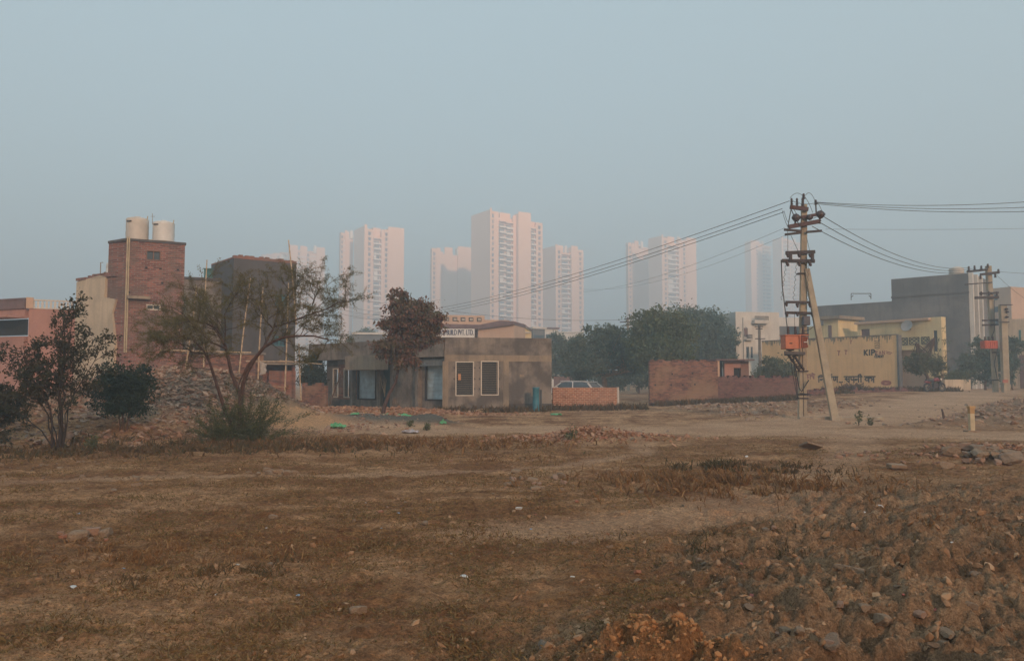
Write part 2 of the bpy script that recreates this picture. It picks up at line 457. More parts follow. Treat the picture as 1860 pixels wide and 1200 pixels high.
def ground_material():
    m, nt, b = nodes('earth'); v = coords(nt)
    A = lambda nm: N(nt, 'ShaderNodeAttribute', attribute_name=nm)
    a1, a2 = A('zone_a'), A('zone_b')
    s1 = N(nt, 'ShaderNodeSeparateColor'); nt.links.new(a1.outputs['Color'], s1.inputs[0])
    s2 = N(nt, 'ShaderNodeSeparateColor'); nt.links.new(a2.outputs['Color'], s2.inputs[0])
    n1 = noise(nt, v, 0.55, 7, 0.7); n2 = noise(nt, v, 4.5, 6, 0.7); n3 = noise(nt, v, 38, 5, 0.75); mps = N(nt, 'ShaderNodeMapping'); mps.inputs['Scale'].default_value = (0.55, 1.5, 1); nt.links.new(v, mps.inputs[0]); n4 = noise(nt, mps.outputs[0], 1.4, 6, 0.65)
    soil = mix(nt, ramp(nt, n1, [(0.42, (0, 0, 0)), (0.57, (1, 1, 1))]), (0.26, 0.12, 0.055), (0.58, 0.345, 0.19))
    soil = mix(nt, ramp(nt, n2, [(0.5, (0, 0, 0)), (0.72, (0.75, 0.75, 0.75))]), soil, (0.11, 0.06, 0.032))
    thatch = mix(nt, ramp(nt, n2, [(0.35, (0, 0, 0)), (0.65, (1, 1, 1))]), (0.15, 0.066, 0.03), (0.42, 0.225, 0.095))
    soil = mix(nt, math_(nt, 'MULTIPLY', s1.outputs[1], ramp(nt, n4, [(0.40, (0.0, 0.0, 0.0)), (0.56, (1, 1, 1))])), soil, thatch)
    dug = mix(nt, ramp(nt, n4, [(0.36, (0, 0, 0)), (0.64, (1, 1, 1))]), (0.21, 0.118, 0.064), (0.45, 0.295, 0.18))
    soil = mix(nt, s1.outputs[2], soil, dug)
    road = mix(nt, ramp(nt, n1, [(0.35, (0, 0, 0)), (0.65, (1, 1, 1))]), (0.47, 0.28, 0.17), (0.64, 0.41, 0.26))
    soil = mix(nt, s1.outputs[0], soil, road)
    rub = mix(nt, ramp(nt, n2, [(0.36, (0, 0, 0)), (0.6, (1, 1, 1))]), (0.17, 0.115, 0.075), (0.32, 0.24, 0.175))
    soil = mix(nt, s2.outputs[2], soil, rub)
    soil = mix(nt, s2.outputs[0], soil, (0.60, 0.34, 0.18))          # builders' sand
    soil = mix(nt, math_(nt, 'SUBTRACT', 1.0, a1.outputs['Alpha']), soil, (0.36, 0.175, 0.075))      # dug orange soil
    soil = mix(nt, s2.outputs[1], soil, (0.15, 0.14, 0.12))          # grey aggregate
    soil = mix(nt, 1.0, soil, ramp(nt, noise(nt, v, 11, 6, 0.7), [(0.32, (0.62, 0.6, 0.57)), (0.5, (1, 1, 1)), (0.68, (1.3, 1.27, 1.22))]), 'MULTIPLY')
    soil = mix(nt, 1.0, soil, ramp(nt, noise(nt, v, 120, 3, 0.7), [(0.3, (0.7, 0.68, 0.66)), (0.7, (1.3, 1.3, 1.28))]), 'MULTIPLY')
    gr = ramp(nt, n3, [(0.3, (0.42, 0.40, 0.38)), (0.52, (1, 1, 1)), (0.72, (1.5, 1.46, 1.4))])
    nt.links.new(mix(nt, 1.0, soil, gr, 'MULTIPLY'), b.inputs['Base Color'])
    b.inputs['Roughness'].default_value = 1.0; b.inputs['Specular IOR Level'].default_value = 0.15
    bump(nt, b, math_(nt, 'ADD', n3, math_(nt, 'MULTIPLY', n2, 1.5)), 0.05, 1.0)
    return m
V, q = build_ground()
M_EARTH = ground_material()
ground = np_mesh('ground', V, 4, q, M_EARTH, smooth=True)
gx, gy = V[:, 0], V[:, 1]
road, heapL, near, rubR = masks(gx, gy)
grassy = np.clip(0.25 + 1.3 * fbm(gx * 0.3, gy * 0.3, 90, 4) + 0.5 * (1 - near), 0, 1) * (1 - road) * (1 - heapL) * (1 - ss(gy, 26, 30))
onesies = np.ones(len(V))
za = np.stack([road, grassy, near * 0.9, 1 - np.clip(1.5 * blob(gx, gy, 0.95, 4.7, 0.46, 0.34) + .4 * blob(gx, gy, 3.6, 6.6, 1.1, .35), 0, 1)], -1)
sand = np.clip(1.9 * blob(gx, gy, -7.5, 28.4, 1.7, 2.5) - .3, 0, 1)
orange_ = np.clip(1.3 * blob(gx, gy, 0.93, 4.15, 0.62, 0.46), 0, 1)
grey = np.clip(1.8 * (blob(gx, gy, -5.0, 30.0, 1.5, 1.3) + .8 * blob(gx, gy, -2.9, 30.1, 1.1, .8)) - .2, 0, 1)
zb = np.stack([sand, grey, np.clip(heapL * (0.4 + 1.6 * blob(gx, gy, -11.6, 30, 4.5, 4)) + 0.5 * rubR, 0, 1), onesies], -1)
for nm, arr in (('zone_a', za), ('zone_b', zb)):
    at = ground.data.color_attributes.new(nm, 'FLOAT_COLOR', 'POINT')
    at.data.foreach_set('color', arr.astype(np.float32).ravel())
tag(ground, kind='structure')

# ---------------------------------------------------------------- shared materials
M_TOWER = m_plaster('peach_render', (0.92, 0.60, 0.43), (0.84, 0.54, 0.38), 0.3, 0.1, 0.05)
M_TOWER2 = m_plaster('pale_render', (0.80, 0.70, 0.62), (0.66, 0.56, 0.5), 0.3, 0.1, 0.05)
M_RAIL = m_plain('white_rail', (0.84, 0.76, 0.70), 0.6, 0.05)
M_TGLASS = m_plain('tower_glass', (0.10, 0.12, 0.15), 0.25, 0.4, 0.3)
M_RECESS = m_plain('recess_render', (0.42, 0.37, 0.36), 0.9, 0.1)

# ---------------------------------------------------------------- far apartment towers
FLOOR_H = 3.15
TR = random.Random(3)
TG = [M_TGLASS, M_TGLASS, m_plain('curtained_glass', (0.28, 0.24, 0.22), 0.5, 0.3, 0.3), m_plain('blue_glass', (0.16, 0.20, 0.26), 0.2, 0.3, 0.3)]
def tower(label, px0, Y0, deg, topy, depth_px, segs, left=None, crown=None):
    """px0/Y0: nearest corner; segs: (px_end, kind, setback, top drop) along the right-hand facade; depth_px: column where
    the left face ends; left: segments along that face"""
    Lr = Line(px0, Y0, deg)
    Ll = Line(px0, Y0, deg + 90)
    Hh = HZ(topy, Y0)
    D = Ll.u(depth_px)
    W = Lr.u(segs[-1][0])
    root = on_line('apartment_tower', label, 'tower', Lr, 0, 'pale apartment towers far behind in the haze')
    wall = MB(); rails, wins = [], []
    back = 3.0
    wall.box(back, W - 0.4, back, D - 0.4, -1, Hh - 3.4)
    wall.box(W * .3, W * .5, D * .35, D * .6, Hh - 3.4, Hh + TR.uniform(.4, 2.0))          # lift head
    mm_ = MB().lathe((W * TR.uniform(.55, .8), D * .3, Hh - 3.4), [(1.2, 0), (1.2, TR.uniform(4, 5)), (.5, 5.4)], 12).build('roof_tank', M_RAIL, root)
    mm_ = MB().tube([(W * .4, D * .5, Hh - 1), (W * .4, D * .5, Hh + TR.uniform(3, 5))], .12, 5).build('mast', M_RECESS, root)
    def run(L, seglist, frame):
        u = 0.0
        for (pe, kind, sb, drop) in seglist:
            u1 = L.u(pe); top = Hh - drop; nfl = int((top - 2.0) / FLOOR_H)
            if kind == 'balc':
                # side cheeks, back wall, slabs
                wall.box(*frame(u, u1, 2.4, back), -1, top)
                wall.box(*frame(u, u1, sb, 2.4), top - 1.0, top)
                for k in range(nfl - 1, 0, -1): rails.append((frame, u, u1, sb, top - 1.0 - FLOOR_H * (nfl - k), k))
            elif kind == 'win':
                wall.box(*frame(u, u1, sb, back), -1, top)
                c = (u + u1) / 2; w = min(1.5, (u1 - u) * 0.55)
                for k in range(nfl - 1, 0, -1): wins.append((frame, c - w / 2, c + w / 2, sb, top - 1.1 - FLOOR_H * (nfl - k), k))
            else:
                wall.box(*frame(u, u1, sb, back), -1, top)
                wall.box(*frame(u, u1, sb, sb + 0.3), top, top + 1.0)
            u = u1
    fr = lambda u0, u1, a, b: (u0, u1, a, b)
    fl = lambda u0, u1, a, b: (a, b, u0, u1)
    run(Lr, segs, fr)
    if left: run(Ll, left, fl)
    else: wall.box(0, back, back, D, -1, Hh)
    wall.build('wall', M_TOWER, root)
    # balconies: rail slab with the dark door behind it
    def put(items, pname, mat, dims, maxn):
        items.sort(key=lambda t: -t[4])
        rest = MB()
        cache = {}
        for n_, it in enumerate(items):
            frame, u0, u1, sb, z, k = it
            mb = rest if n_ >= maxn else MB()
            dims(mb, it)
            if n_ < maxn: mb.build(pname, TR.choice(TG) if mat is M_TGLASS else mat, root)
        if rest.v: tag(rest.build(pname, mat, root), kind='stuff')
    def balc(mb, it):
        frame, u0, u1, sb, z, k = it
        mb.box(*frame(u0 + .15, u1 - .15, sb, 2.4), z - 0.16, z)
        mb.box(*frame(u0 + .15, u1 - .15, sb, sb + 0.12), z, z + TR.choice((.7, .75, .8, .95)))
        if TR.random() < .12: mb.box(*frame(u0 + .15, u0 + (u1 - u0) * TR.uniform(.3, .6), sb + .12, sb + .2), z, z + 2.7)
    def door(mb, it):
        frame, u0, u1, sb, z, k = it
        mb.box(*frame(u0 + (u1 - u0) * .12, u0 + (u1 - u0) * .88, 2.3, 2.4), z + 0.02, z + 2.2)
    def win(mb, it):
        frame, u0, u1, sb, z, k = it
        mb.box(*frame(u0, u1, sb - 0.06, sb + 0.02), z + 0.6, z + 2.1)
        mb.box(*frame(u0 - .2, u1 + .2, sb - 0.55, sb + 0.01), z + 2.25, z + 2.4)
    put(rails, 'balcony', M_RAIL, balc, 100)
    put(list(rails), 'balcony_door', M_TGLASS, door, 100)
    put(wins, 'window', M_TGLASS, win, 100)
    return root
DEG = 32.0
tower('tallest peach tower in the middle with a broad blank left side', 890, 445, DEG, 380, 855,
      [(893, 'blank', 0, 0), (899, 'win', .8, 0.6), (908, 'blank', 1.4, 1.5), (921, 'balc', .3, 5), (934, 'balc', .5, 5.5),
       (939, 'blank', 1.2, 2.5), (962, 'blank', -1.6, 0.6), (966, 'blank', 1.0, 4), (976, 'balc', .5, 7), (988, 'win', 1.0, 4)])
tower('tower with stepped left wing rising behind the reddish tree', 659, 475, DEG, 410, 640,
      [(664, 'blank', 0, 0), (674, 'win', .6, 1.5), (677, 'blank', .8, 3), (691, 'balc', .4, 6), (696, 'blank', .6, 2), (703, 'win', .2, 1), (732, 'blank', 0, 0)],
      None)
tower('narrow balconied wing seen left of the blank slab behind the reddish tree', 616, 500, DEG, 422, 615.2,
      [(621, 'win', .4, 0), (626, 'balc', .6, 1), (631, 'blank', .2, 0), (640, 'balc', .6, 1)])
tower('pale tower left of the tallest one, half in its shadow', 784, 520, DEG, 450, 783,
      [(792, 'win', .6, 1), (800, 'blank', .8, .5), (805, 'win', .8, 2), (817, 'balc', .5, 5), (830, 'balc', .5, 5), (858, 'blank', -1, -1.5)])
tower('peach tower right of the tallest one, lower and set behind it', 1010, 505, DEG, 446, 975,
      [(1013, 'blank', 0, 0), (1022, 'win', .8, 1), (1038, 'balc', .4, 4), (1050, 'blank', -.6, 0), (1062, 'win', .6, 1)])
tower('tower above the round green trees, crossed by the power lines', 1205, 530, DEG, 428, 1180,
      [(1208, 'blank', 0, 0), (1217, 'win', .6, 1), (1237, 'balc', .5, 5), (1242, 'blank', .5, 1), (1250, 'win', .2, 1.5), (1268, 'blank', 0, 0)])
tower('narrow balconied wing at the left of the tower above the round trees', 1144, 560, DEG, 440, 1143,
      [(1151, 'win', .5, 1), (1160, 'blank', .6, 1), (1169, 'balc', .4, 1), (1181, 'balc', .8, 2)])
tower('faint tower directly behind the transformer pole', 1425, 640, DEG, 432, 1408,
      [(1428, 'blank', 0, 0), (1440, 'balc', .4, 1), (1446, 'win', .4, 1), (1456, 'balc', .5, 2), (1464, 'blank', 0, 3)])
tower('faint bluish tower just left of the transformer pole', 1368, 660, DEG, 438, 1357,
      [(1376, 'blank', 0, 0), (1384, 'win', .4, 1), (1390, 'blank', .4, 2), (1398, 'balc', .4, 2), (1408, 'balc', .8, 2)])
tower('faint leftmost tower showing behind the dark cement house', 522, 560, DEG, 447, 521,
      [(537, 'blank', 0, 0), (542, 'win', .5, 2), (553, 'balc', .4, 3), (560, 'win', .6, 2.5), (572, 'balc', .4, 2), (587, 'blank', 0, 0)])
tower('faint stepped wing left of the leftmost tower', 474, 590, DEG + 20, 462, 473.6,
      [(483, 'win', .5, 0), (496, 'balc', .5, -1), (508, 'win', .4, -2.5), (523, 'balc', .5, -4)])
# ---------------------------------------------------------------- materials of the near buildings
M_CEM = m_plaster('cement_plaster', (0.27, 0.225, 0.185), (0.115, 0.098, 0.088), 0.95, 0.7, 0.9)
M_CEM_LIGHT = m_plaster('pale_cement', (0.34, 0.265, 0.19), (0.17, 0.145, 0.12), 0.7, 0.5, 0.7)
M_CEM_DARK = m_plaster('dark_cement', (0.105, 0.092, 0.088), (0.075, 0.066, 0.064), 0.6, 0.35, 0.5)
M_CEM_BLUE = m_plaster('grey_cement', (0.20, 0.19, 0.185), (0.10, 0.105, 0.11), 0.8, 0.6, 0.25)
M_BRICK = m_brick('red_brick', (0.30, 0.085, 0.05), (0.38, 0.14, 0.085), (0.27, 0.21, 0.17), (0.21, 0.16, 0.13), 0.55)
M_BRICK_TOWER = m_brick('worn_brick', (0.17, 0.045, 0.035), (0.40, 0.145, 0.10), (0.27, 0.22, 0.19), (0.165, 0.12, 0.095), 0.75, 0.30, 0.1, 0.018)
M_BRICK_ORANGE = m_brick('orange_brick', (0.30, 0.085, 0.045), (0.56, 0.22, 0.12), (0.56, 0.40, 0.28), (0.34, 0.2, 0.14), 0.35, 0.26, 0.10, 0.02)
M_BRICK_DULL = m_brick('dull_brick', (0.11, 0.04, 0.032), (0.38, 0.16, 0.10), (0.20, 0.13, 0.10), (0.34, 0.21, 0.125), 0.75, 0.26, 0.10, 0.018)
M_BRICK_PURPLE = m_brick('purplish_brick', (0.10, 0.035, 0.032), (0.27, 0.10, 0.08), (0.17, 0.11, 0.095), (0.20, 0.115, 0.085), 0.6, 0.26, 0.10, 0.016)
M_CREAM = m_plaster('cream_wash', (0.62, 0.50, 0.36), (0.36, 0.30, 0.22), 0.5, 0.45, 0.6)
M_YELLOW = m_plaster('yellow_wash', (0.82, 0.52, 0.25), (0.60, 0.39, 0.20), 0.45, 0.45, 0.5)
M_YELLOW_LIGHT = m_plaster('pale_yellow_wash', (0.78, 0.62, 0.34), (0.5, 0.40, 0.26), 0.35, 0.35, 0.5)
M_PINK = m_plaster('pink_wash', (0.46, 0.24, 0.19), (0.32, 0.17, 0.14), 0.45, 0.4, 0.5)
M_PEACH = m_plaster('peach_wash', (0.60, 0.41, 0.29), (0.48, 0.33, 0.24), 0.4, 0.3, 0.4)
M_WHITE = m_plaster('white_wash', (0.66, 0.62, 0.56), (0.45, 0.42, 0.38), 0.4, 0.4, 0.5)
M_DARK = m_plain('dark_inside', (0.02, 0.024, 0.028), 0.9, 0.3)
M_GLASS = m_plain('dusty_glass', (0.055, 0.08, 0.10), 0.2, 0.4, 2)
M_WOOD = m_plain('window_wood', (0.20, 0.10, 0.065), 0.7, 0.3, 6)
M_BROWN = m_plain('brown_trim', (0.17, 0.105, 0.10), 0.8, 0.2, 2)
M_BARS = m_plain('cream_bars', (0.42, 0.36, 0.29), 0.6, 0.12, 4)
M_WHITE_METAL = m_plain('white_metal', (0.62, 0.55, 0.46), 0.5, 0.12, 4)
M_BLACK = m_plain('black_iron', (0.03, 0.028, 0.03), 0.6, 0.3, 8)
M_IRON = m_plain('rusty_iron', (0.055, 0.038, 0.036), 0.75, 0.45, 9)
M_SHUT = m_plain('zinc_shutter', (0.46, 0.56, 0.60), 0.5, 0.22, 3, 0.35)
M_SHUT2 = m_plain('shutter_hood', (0.20, 0.22, 0.23), 0.6, 0.3, 4, 0.2)
M_TANK = m_plain('tank_plastic', (0.56, 0.50, 0.43), 0.55, 0.12, 2)
M_TANK2 = m_plain('white_tank_plastic', (0.66, 0.64, 0.60), 0.5, 0.1, 2)
M_PIPE = m_plain('pvc_pipe', (0.50, 0.40, 0.25), 0.5, 0.2, 4)
M_BAMBOO = m_plain('bamboo', (0.48, 0.34, 0.21), 0.7, 0.35, 7)
M_CONC = m_plaster('pole_concrete', (0.42, 0.35, 0.25), (0.27, 0.22, 0.17), 0.6, 0.55, 1.5)
M_TEAL = m_plain('teal_sheet', (0.05, 0.19, 0.20), 0.5, 0.25, 2)
M_ORANGE = m_plain('orange_paint', (0.46, 0.125, 0.05), 0.5, 0.18, 5)
M_INSUL = m_plain('brown_porcelain', (0.06, 0.032, 0.03), 0.25, 0.3, 6)
M_WIRE = m_plain('wire', (0.055, 0.055, 0.055), 0.6, 0.1)
M_BLUE = m_plain('blue_plastic', (0.05, 0.20, 0.26), 0.5, 0.25, 4)
M_GREEN = m_plain('green_sheet', (0.11, 0.36, 0.17), 0.55, 0.35, 3, bumpd=.01)
M_INK = m_plain('faded_black_paint', (0.055, 0.048, 0.045), 0.9, 0.45, 5)
M_INK_RED = m_plain('faded_red_paint', (0.40, 0.15, 0.11), 0.9, 0.3, 5)
M_INK_BLUE = m_plain('navy_paint', (0.05, 0.06, 0.12), 0.7, 0.2, 5)

def grille(parent, u0, u1, z0, z1, y, bars, mat=M_WHITE_METAL, name='window', glass=M_DARK, fw=0.05, bw=0.011, deep=0.3):
    """framed opening with level bars, at depth y on local x"""
    f = MB()
    f.box(u0 - fw, u0, y - 0.05, y + .03, z0 - fw, z1 + fw); f.box(u1, u1 + fw, y - .05, y + .03, z0 - fw, z1 + fw)
    f.box(u0, u1, y - .05, y + .03, z0 - fw, z0); f.box(u0, u1, y - .05, y + .03, z1, z1 + fw)
    w = f.build(name, mat, parent)
    b = MB()
    for k in range(bars):
        z = z0 + (k + 1) * (z1 - z0) / (bars + 1)
        b.box(u0, u1, y - .03, y - .01, z - bw / 2, z + bw / 2)
    if bars: b.build('bars', M_BARS, w)
    g = MB().box(u0, u1, y + deep, y + deep + .03, z0, z1).build('pane', glass, w)
    return w

# ---------------------------------------------------------------- grey one-storey workshop in the middle
LR = Line.two(808, 41.5, 1002, 42.6)
LL = Line.two(560, 50.3, 808, 41.5)
shop = thing('workshop', 'unplastered grey one-storey workshop with roller shutters and white barred windows', 'building', (LR.X0, LR.Y0, 0), 0)
def frame_of(L, u_off=0):
    """matrix from line-local (u, depth, z) to the workshop's local frame"""
    return Matrix.Translation(Vector((L.X0 - LR.X0, L.Y0 - LR.Y0, 0))) @ Matrix.Rotation(L.a, 4, 'Z')
MR, ML = frame_of(LR), frame_of(LL)
ZT, ZLn = 3.86, 2.86                       # parapet top and underside of the beam
Wr = LR.u(1002)
w1 = [(LR.u(829), LR.u(859), LR.z(844, 717), LR.z(844, 658)), (LR.u(875), LR.u(904), LR.z(890, 716), LR.z(890, 657))]
wl = MB(); wl.wall(0, Wr, -0.3, ZT, 0, 0.24, w1, MR)
wl.box(Wr - 0.24, Wr, 0.24, 9, -0.3, ZT, MR)
wl.build('front_wall', M_CEM, shop)
tr = MB()                                  # the paler concrete band and columns standing 3 mm proud
tr.box(0.02, Wr, -0.02, -0.003, 2.62, 2.95, MR); tr.box(-0.12, 0.18, -0.03, -0.003, -0.2, 2.62, MR)
tr.box(LR.u(914), LR.u(924), -0.02, -0.003, -0.2, 2.62, MR)
tr.build('concrete_frame', M_CEM_LIGHT, shop)
plinth = MB().box(0.2, LR.u(913), -0.05, -0.004, -0.3, 0.2, MR).box(LR.u(925), Wr, -0.05, -0.004, -0.3, 0.42, MR)
plinth.build('plinth', M_CEM_DARK, shop)
def local_grille(M, parent, *a, **k):
    e = MB()
    w = grille(parent, *a, **k)
    for o in [w] + list(w.children): o.data.transform(M)
    return w
for h in w1: local_grille(MR, shop, *h, 0.02, 17)
pz = MB().box(LR.u(832), LR.u(837), -.03, -.018, LR.z(834, 690), LR.z(834, 679), MR).build('torn_paper', m_plain('orange_paper', (.55, .28, .14), .9, .2, 9), shop)
hg = MB()
for px in (825, 862, 871, 907):
    for py in (668, 688, 706): hg.box(LR.u(px) - .04, LR.u(px) + .04, -.012, -.003, LR.z(px, py) - .05, LR.z(px, py) + .05, MR)
hg.build('fixing_hole', M_CEM_DARK, shop)
MB().tube([MR @ Vector((-.02, -.06, z)) for z in (.1, 1.5, 3.2)], .02, 5).build('conduit', M_CEM_LIGHT, shop)
MB().box(LR.u(944), LR.u(952), -.016, -.003, LR.z(948, 684), LR.z(948, 680), MR).build('chipped_patch', M_CEM_LIGHT, shop)
WL = LL.u(808) - 0.1
sh1 = (LL.u(636), LL.u(669.5), 0.50, 2.42); sh2 = (LL.u(759), LL.u(801), 0.55, 2.42)
dr = (LL.u(676), LL.u(700), -0.3, 2.35)
wn1 = (LL.u(612), LL.u(624), .66, 2.3); wn0 = (LL.u(592), LL.u(600), .66, 2.3)
RC = 0.55                                  # the shop wall stands back under the beam
lw = MB(); lw.wall(1.2, WL, -0.3, ZLn, RC, 0.24, [sh1, sh2, dr, wn1, wn0], ML)
lw.build('side_wall', M_CEM, shop)
tag(MB().wall(LL.u(600.5), LL.u(636) - .08, 0.5, 2.6, RC - .012, 0.008, [(wn1[0] - .07, wn1[1] + .07, wn1[2] - .07, wn1[3] + .07)], ML).build('brick_infill', M_BRICK_DULL, shop), 'bare brick panel left of the shutters')
pa = MB(); pa.box(0, WL, 0, 0.24, ZLn, ZT, ML)
pa.box(0, WL, 0.24, RC + .24, ZLn, ZLn + .14, ML)
pa.build('parapet', M_CEM, shop)
for px in (562, 631, 704, 750):
    u = LL.u(px); MB().box(u - .12, u + .12, 0.26, RC - .02, -0.2, ZLn - .003, ML).build('column', M_CEM, shop)
rf = MB().prism([tuple((ML @ Vector((0.3, .3, 0))).xy), tuple((ML @ Vector((WL, .3, 0))).xy), tuple((MR @ Vector((Wr - .3, .3, 0))).xy), tuple((MR @ Vector((Wr - .3, 9, 0))).xy), (-9, 17)], ZLn + .3, ZLn + .42)
rf.build('roof', M_CEM_LIGHT, shop)
cp = MB(); u0, u1 = LL.u(650) , LL.u(705)
cp.box(u0, u1, -0.9, -0.003, 2.22, 3.02, ML)
cp.build('porch_beam', M_CEM_LIGHT, shop)
for k, (a, b, c, d) in enumerate((sh1, sh2)):
    s = MB(); n = 26
    for i in range(n):
        z = c + (d - c) * i / n; h = (d - c) / n
        y = RC + 0.10
        s.v += [tuple(ML @ Vector(p)) for p in ((a, y, z), (b, y, z), (a, y - .022, z + h * .5), (b, y - .022, z + h * .5), (a, y, z + h), (b, y, z + h))]
        m = len(s.v) - 6; s.f += [(m, m + 1, m + 3, m + 2), (m + 2, m + 3, m + 5, m + 4)]
    so = s.build('roller_shutter', M_SHUT, shop)
    MB().box(a - .14, b + .10, RC - .32, RC - .003, d - .02, d + .34, ML).build('hood', M_SHUT2, so)
    g = MB(); g.box(a, a + .05, RC - .06, RC + .08, c, d - .025, ML); g.box(b - .05, b, RC - .06, RC + .08, c, d - .025, ML); g.box(a + .052, b - .052, RC - .04, RC + .06, c, c + .08, ML)
    g.build('guide_rail', M_BLACK, so)
MB().box(dr[0] - .3, dr[1] + .3, RC + .3, RC + .34, -0.2, 2.6, ML).build('door', m_plain('teal_door', (0.02, 0.075, 0.095), 0.6, .2), shop)
f = MB()
for u in (dr[0], dr[1] - .05): f.box(u, u + .05, RC - .02, RC + .1, -.2, 2.35, ML)
f.build('door_frame', M_CEM_LIGHT, shop)
for h in (wn1, wn0): local_grille(ML, shop, *h, RC + .02, 14, fw=.07, mat=M_WHITE_METAL)
# rags of rope and branches hanging in the doorway
tw = MB()
c0 = LL.u(688)
for k in range(7):
    a = rnd.uniform(-.25, .25)
    tw.tube([ML @ Vector((c0 + .05 * a, RC - .12, .7 + .05 * k)), ML @ Vector((c0 + a * .8, RC - .13, 1.2)), ML @ Vector((c0 + a * 2 , RC - .12, 1.9 + rnd.uniform(-.2, .1)))], [.02, .015, .006], 4)
t_ = tw.build('dry_branch', M_BAMBOO); t_.location = shop.location
tag(t_, 'dry forked branches leaning in the dark doorway of the grey workshop', 'branch')

# ---------------------------------------------------------------- brick stair house with two tanks, upper left
LT = Line.two(222, 42.0, 330, 43.4)
HT = HZ(437, 42)
WT = LT.u(330)
bt = on_line('brick_house', 'narrow three-storey red brick house with two water tanks on its roof', 'house', LT)
Lb = Line(222, 42.0, math.degrees(LT.a) + 90)
Dd = 1.9
hb = [(LT.u(259), LT.u(286), LT.z(272, 473), LT.z(272, 455)), (LT.u(262), LT.u(288), LT.z(275, 563), LT.z(275, 553))]
dl = Matrix.Rotation(-LT.a, 3, 'Z') @ Vector((XX(190, 42.9) - LT.X0, 42.9 - LT.Y0, 0))
b_ = MB(); b_.wall(0, WT, -.2, HT, 0, .23, hb); b_.prism([(0, .233), (WT, .233), (WT, 2.9), (dl.x + .5, 2.9), (dl.x, dl.y)], -.2, HT)
b_.build('wall', M_BRICK_TOWER, bt)
MB().prism([(-.03, -.05), (WT + .05, -.05), (WT + .05, 2.95), (dl.x + .5, 2.95), (dl.x - .05, dl.y)], HT + .003, HT + .13).build('roof', M_CEM_DARK, bt)
for i, h in enumerate(hb):
    fr = MB(); f_ = .05; mid = (h[0] + h[1]) / 2
    for a, b in ((h[0], h[0] + f_), (mid - f_ / 2, mid + f_ / 2), (h[1] - f_, h[1])): fr.box(a, b, -.02, .08, h[2], h[3])
    for a, b in ((h[2], h[2] + f_), (h[3] - f_, h[3])):
        fr.box(h[0] + f_, mid - f_ / 2, -.018, .078, a, b); fr.box(mid + f_ / 2, h[1] - f_, -.018, .078, a, b)
    w = fr.build('window', M_WOOD if i == 0 else M_WHITE_METAL, bt)
    MB().box(h[0], h[1], .12, .14, h[2], h[3]).build('pane', M_GLASS, w)
MB().box(LT.u(226), LT.u(268), -.35, -.003, LT.z(240, 543), LT.z(240, 538)).build('ledge', M_CEM_LIGHT, bt)
gr = MB().box(WT - .62, WT - .3, -.02, -.003, 1, LT.z(300, 488)); 
hol = MB()
for px, py in ((260, 486), (286, 488), (318, 490), (290, 514), (228, 485), (236, 634), (229, 531)):
    u, z = LT.u(px), LT.z(px, py); hol.box(u - .06, u + .06, -.012, -.003, z - .05, z + .05)
hol.build('putlog_hole', M_DARK, bt)
pp = MB()
for du in (0, .09):
    u = LT.u(224) + du
    pp.tube([(u, -.08, HT + .2), (u, -.08, LT.z(226, 640))], .035, 8)
pp.build('drain_pipe', M_PIPE, bt)
# cream side wall running back to the left
Lc = Line.two(133, 44.6, 205, 42.36)
cw = on_line('cream_house', 'cream plastered house side with ragged brick edge left of the brick house', 'house', Lc)
zc = HZ(512, 44.6)
m = MB(); WC = Lc.u(205)
def poly_wall(m, pts, y0, y1):
    n = len(m.v); k = len(pts)
    m.v += [(u, y0, z) for u, z in pts] + [(u, y1, z) for u, z in pts]
    m.f.append(tuple(range(n, n + k))); m.f.append(tuple(reversed(range(n + k, n + 2 * k))))
    for i in range(k):
        j = (i + 1) % k; m.f.append((n + j, n + i, n + k + i, n + k + j))
poly_wall(m, [(0, -.2), (WC * .95, -.2), (WC * 1.02, 3.5), (WC * .93, 5.2), (WC, 5.9), (WC * .72, 6.1), (WC * .74, 7.2), (WC * .6, 7.3), (0, zc)], 0, .25)
m.build('plaster_wall', M_CREAM, cw)
m = MB(); m.box(.05, WC - .02, .253, .5, -.2, zc + .05); m.box(0, .25, .5, 6, -.2, zc); m.box(-.03, 1.0, -.03, .5, zc + .053, zc + .2); m.box(1.6, WC - .05, .0, .5, zc + .053, zc + .3)
for i in range(14): u = rnd.uniform(0, WC - .3); m.box(u, u + .2, .26, .5, zc + .1, zc + .2 + rnd.uniform(0, .22))
m.build('brick_wall', M_BRICK_TOWER, cw)
tk = MB().lathe((Lc.u(179), .75, zc), [(.45, 0), (.48, .1), (.48, .6), (.46, .62), (.48, .65), (.46, .9), (.2, 1.0)], 18)
t_ = tk.build('water_tank', M_TANK2, None, True); t_.location = cw.location; t_.rotation_euler = cw.rotation_euler
tag(t_, 'small whitish water tank behind the cream wall top, left of the brick house', 'water tank')
for (px, h) in ((163, 1.0), (176, .9)):
    a = MB().tube([(0, 0, 0), (0, 0, h), (.12, 0, h)] if px == 163 else [(0, 0, 0), (.02, 0, h)], .025, 5).build('vent_pipe', M_CEM_LIGHT)
    p = Vector((Lc.X0, Lc.Y0, 0)) + Matrix.Rotation(Lc.a, 3, 'Z') @ Vector((Lc.u(px), .4, zc)); a.location = p
    tag(a, 'hooked grey vent pipe on the cream house roof' if px == 163 else 'straight thin vent pipe beside the small tank on the cream house', 'pipe')
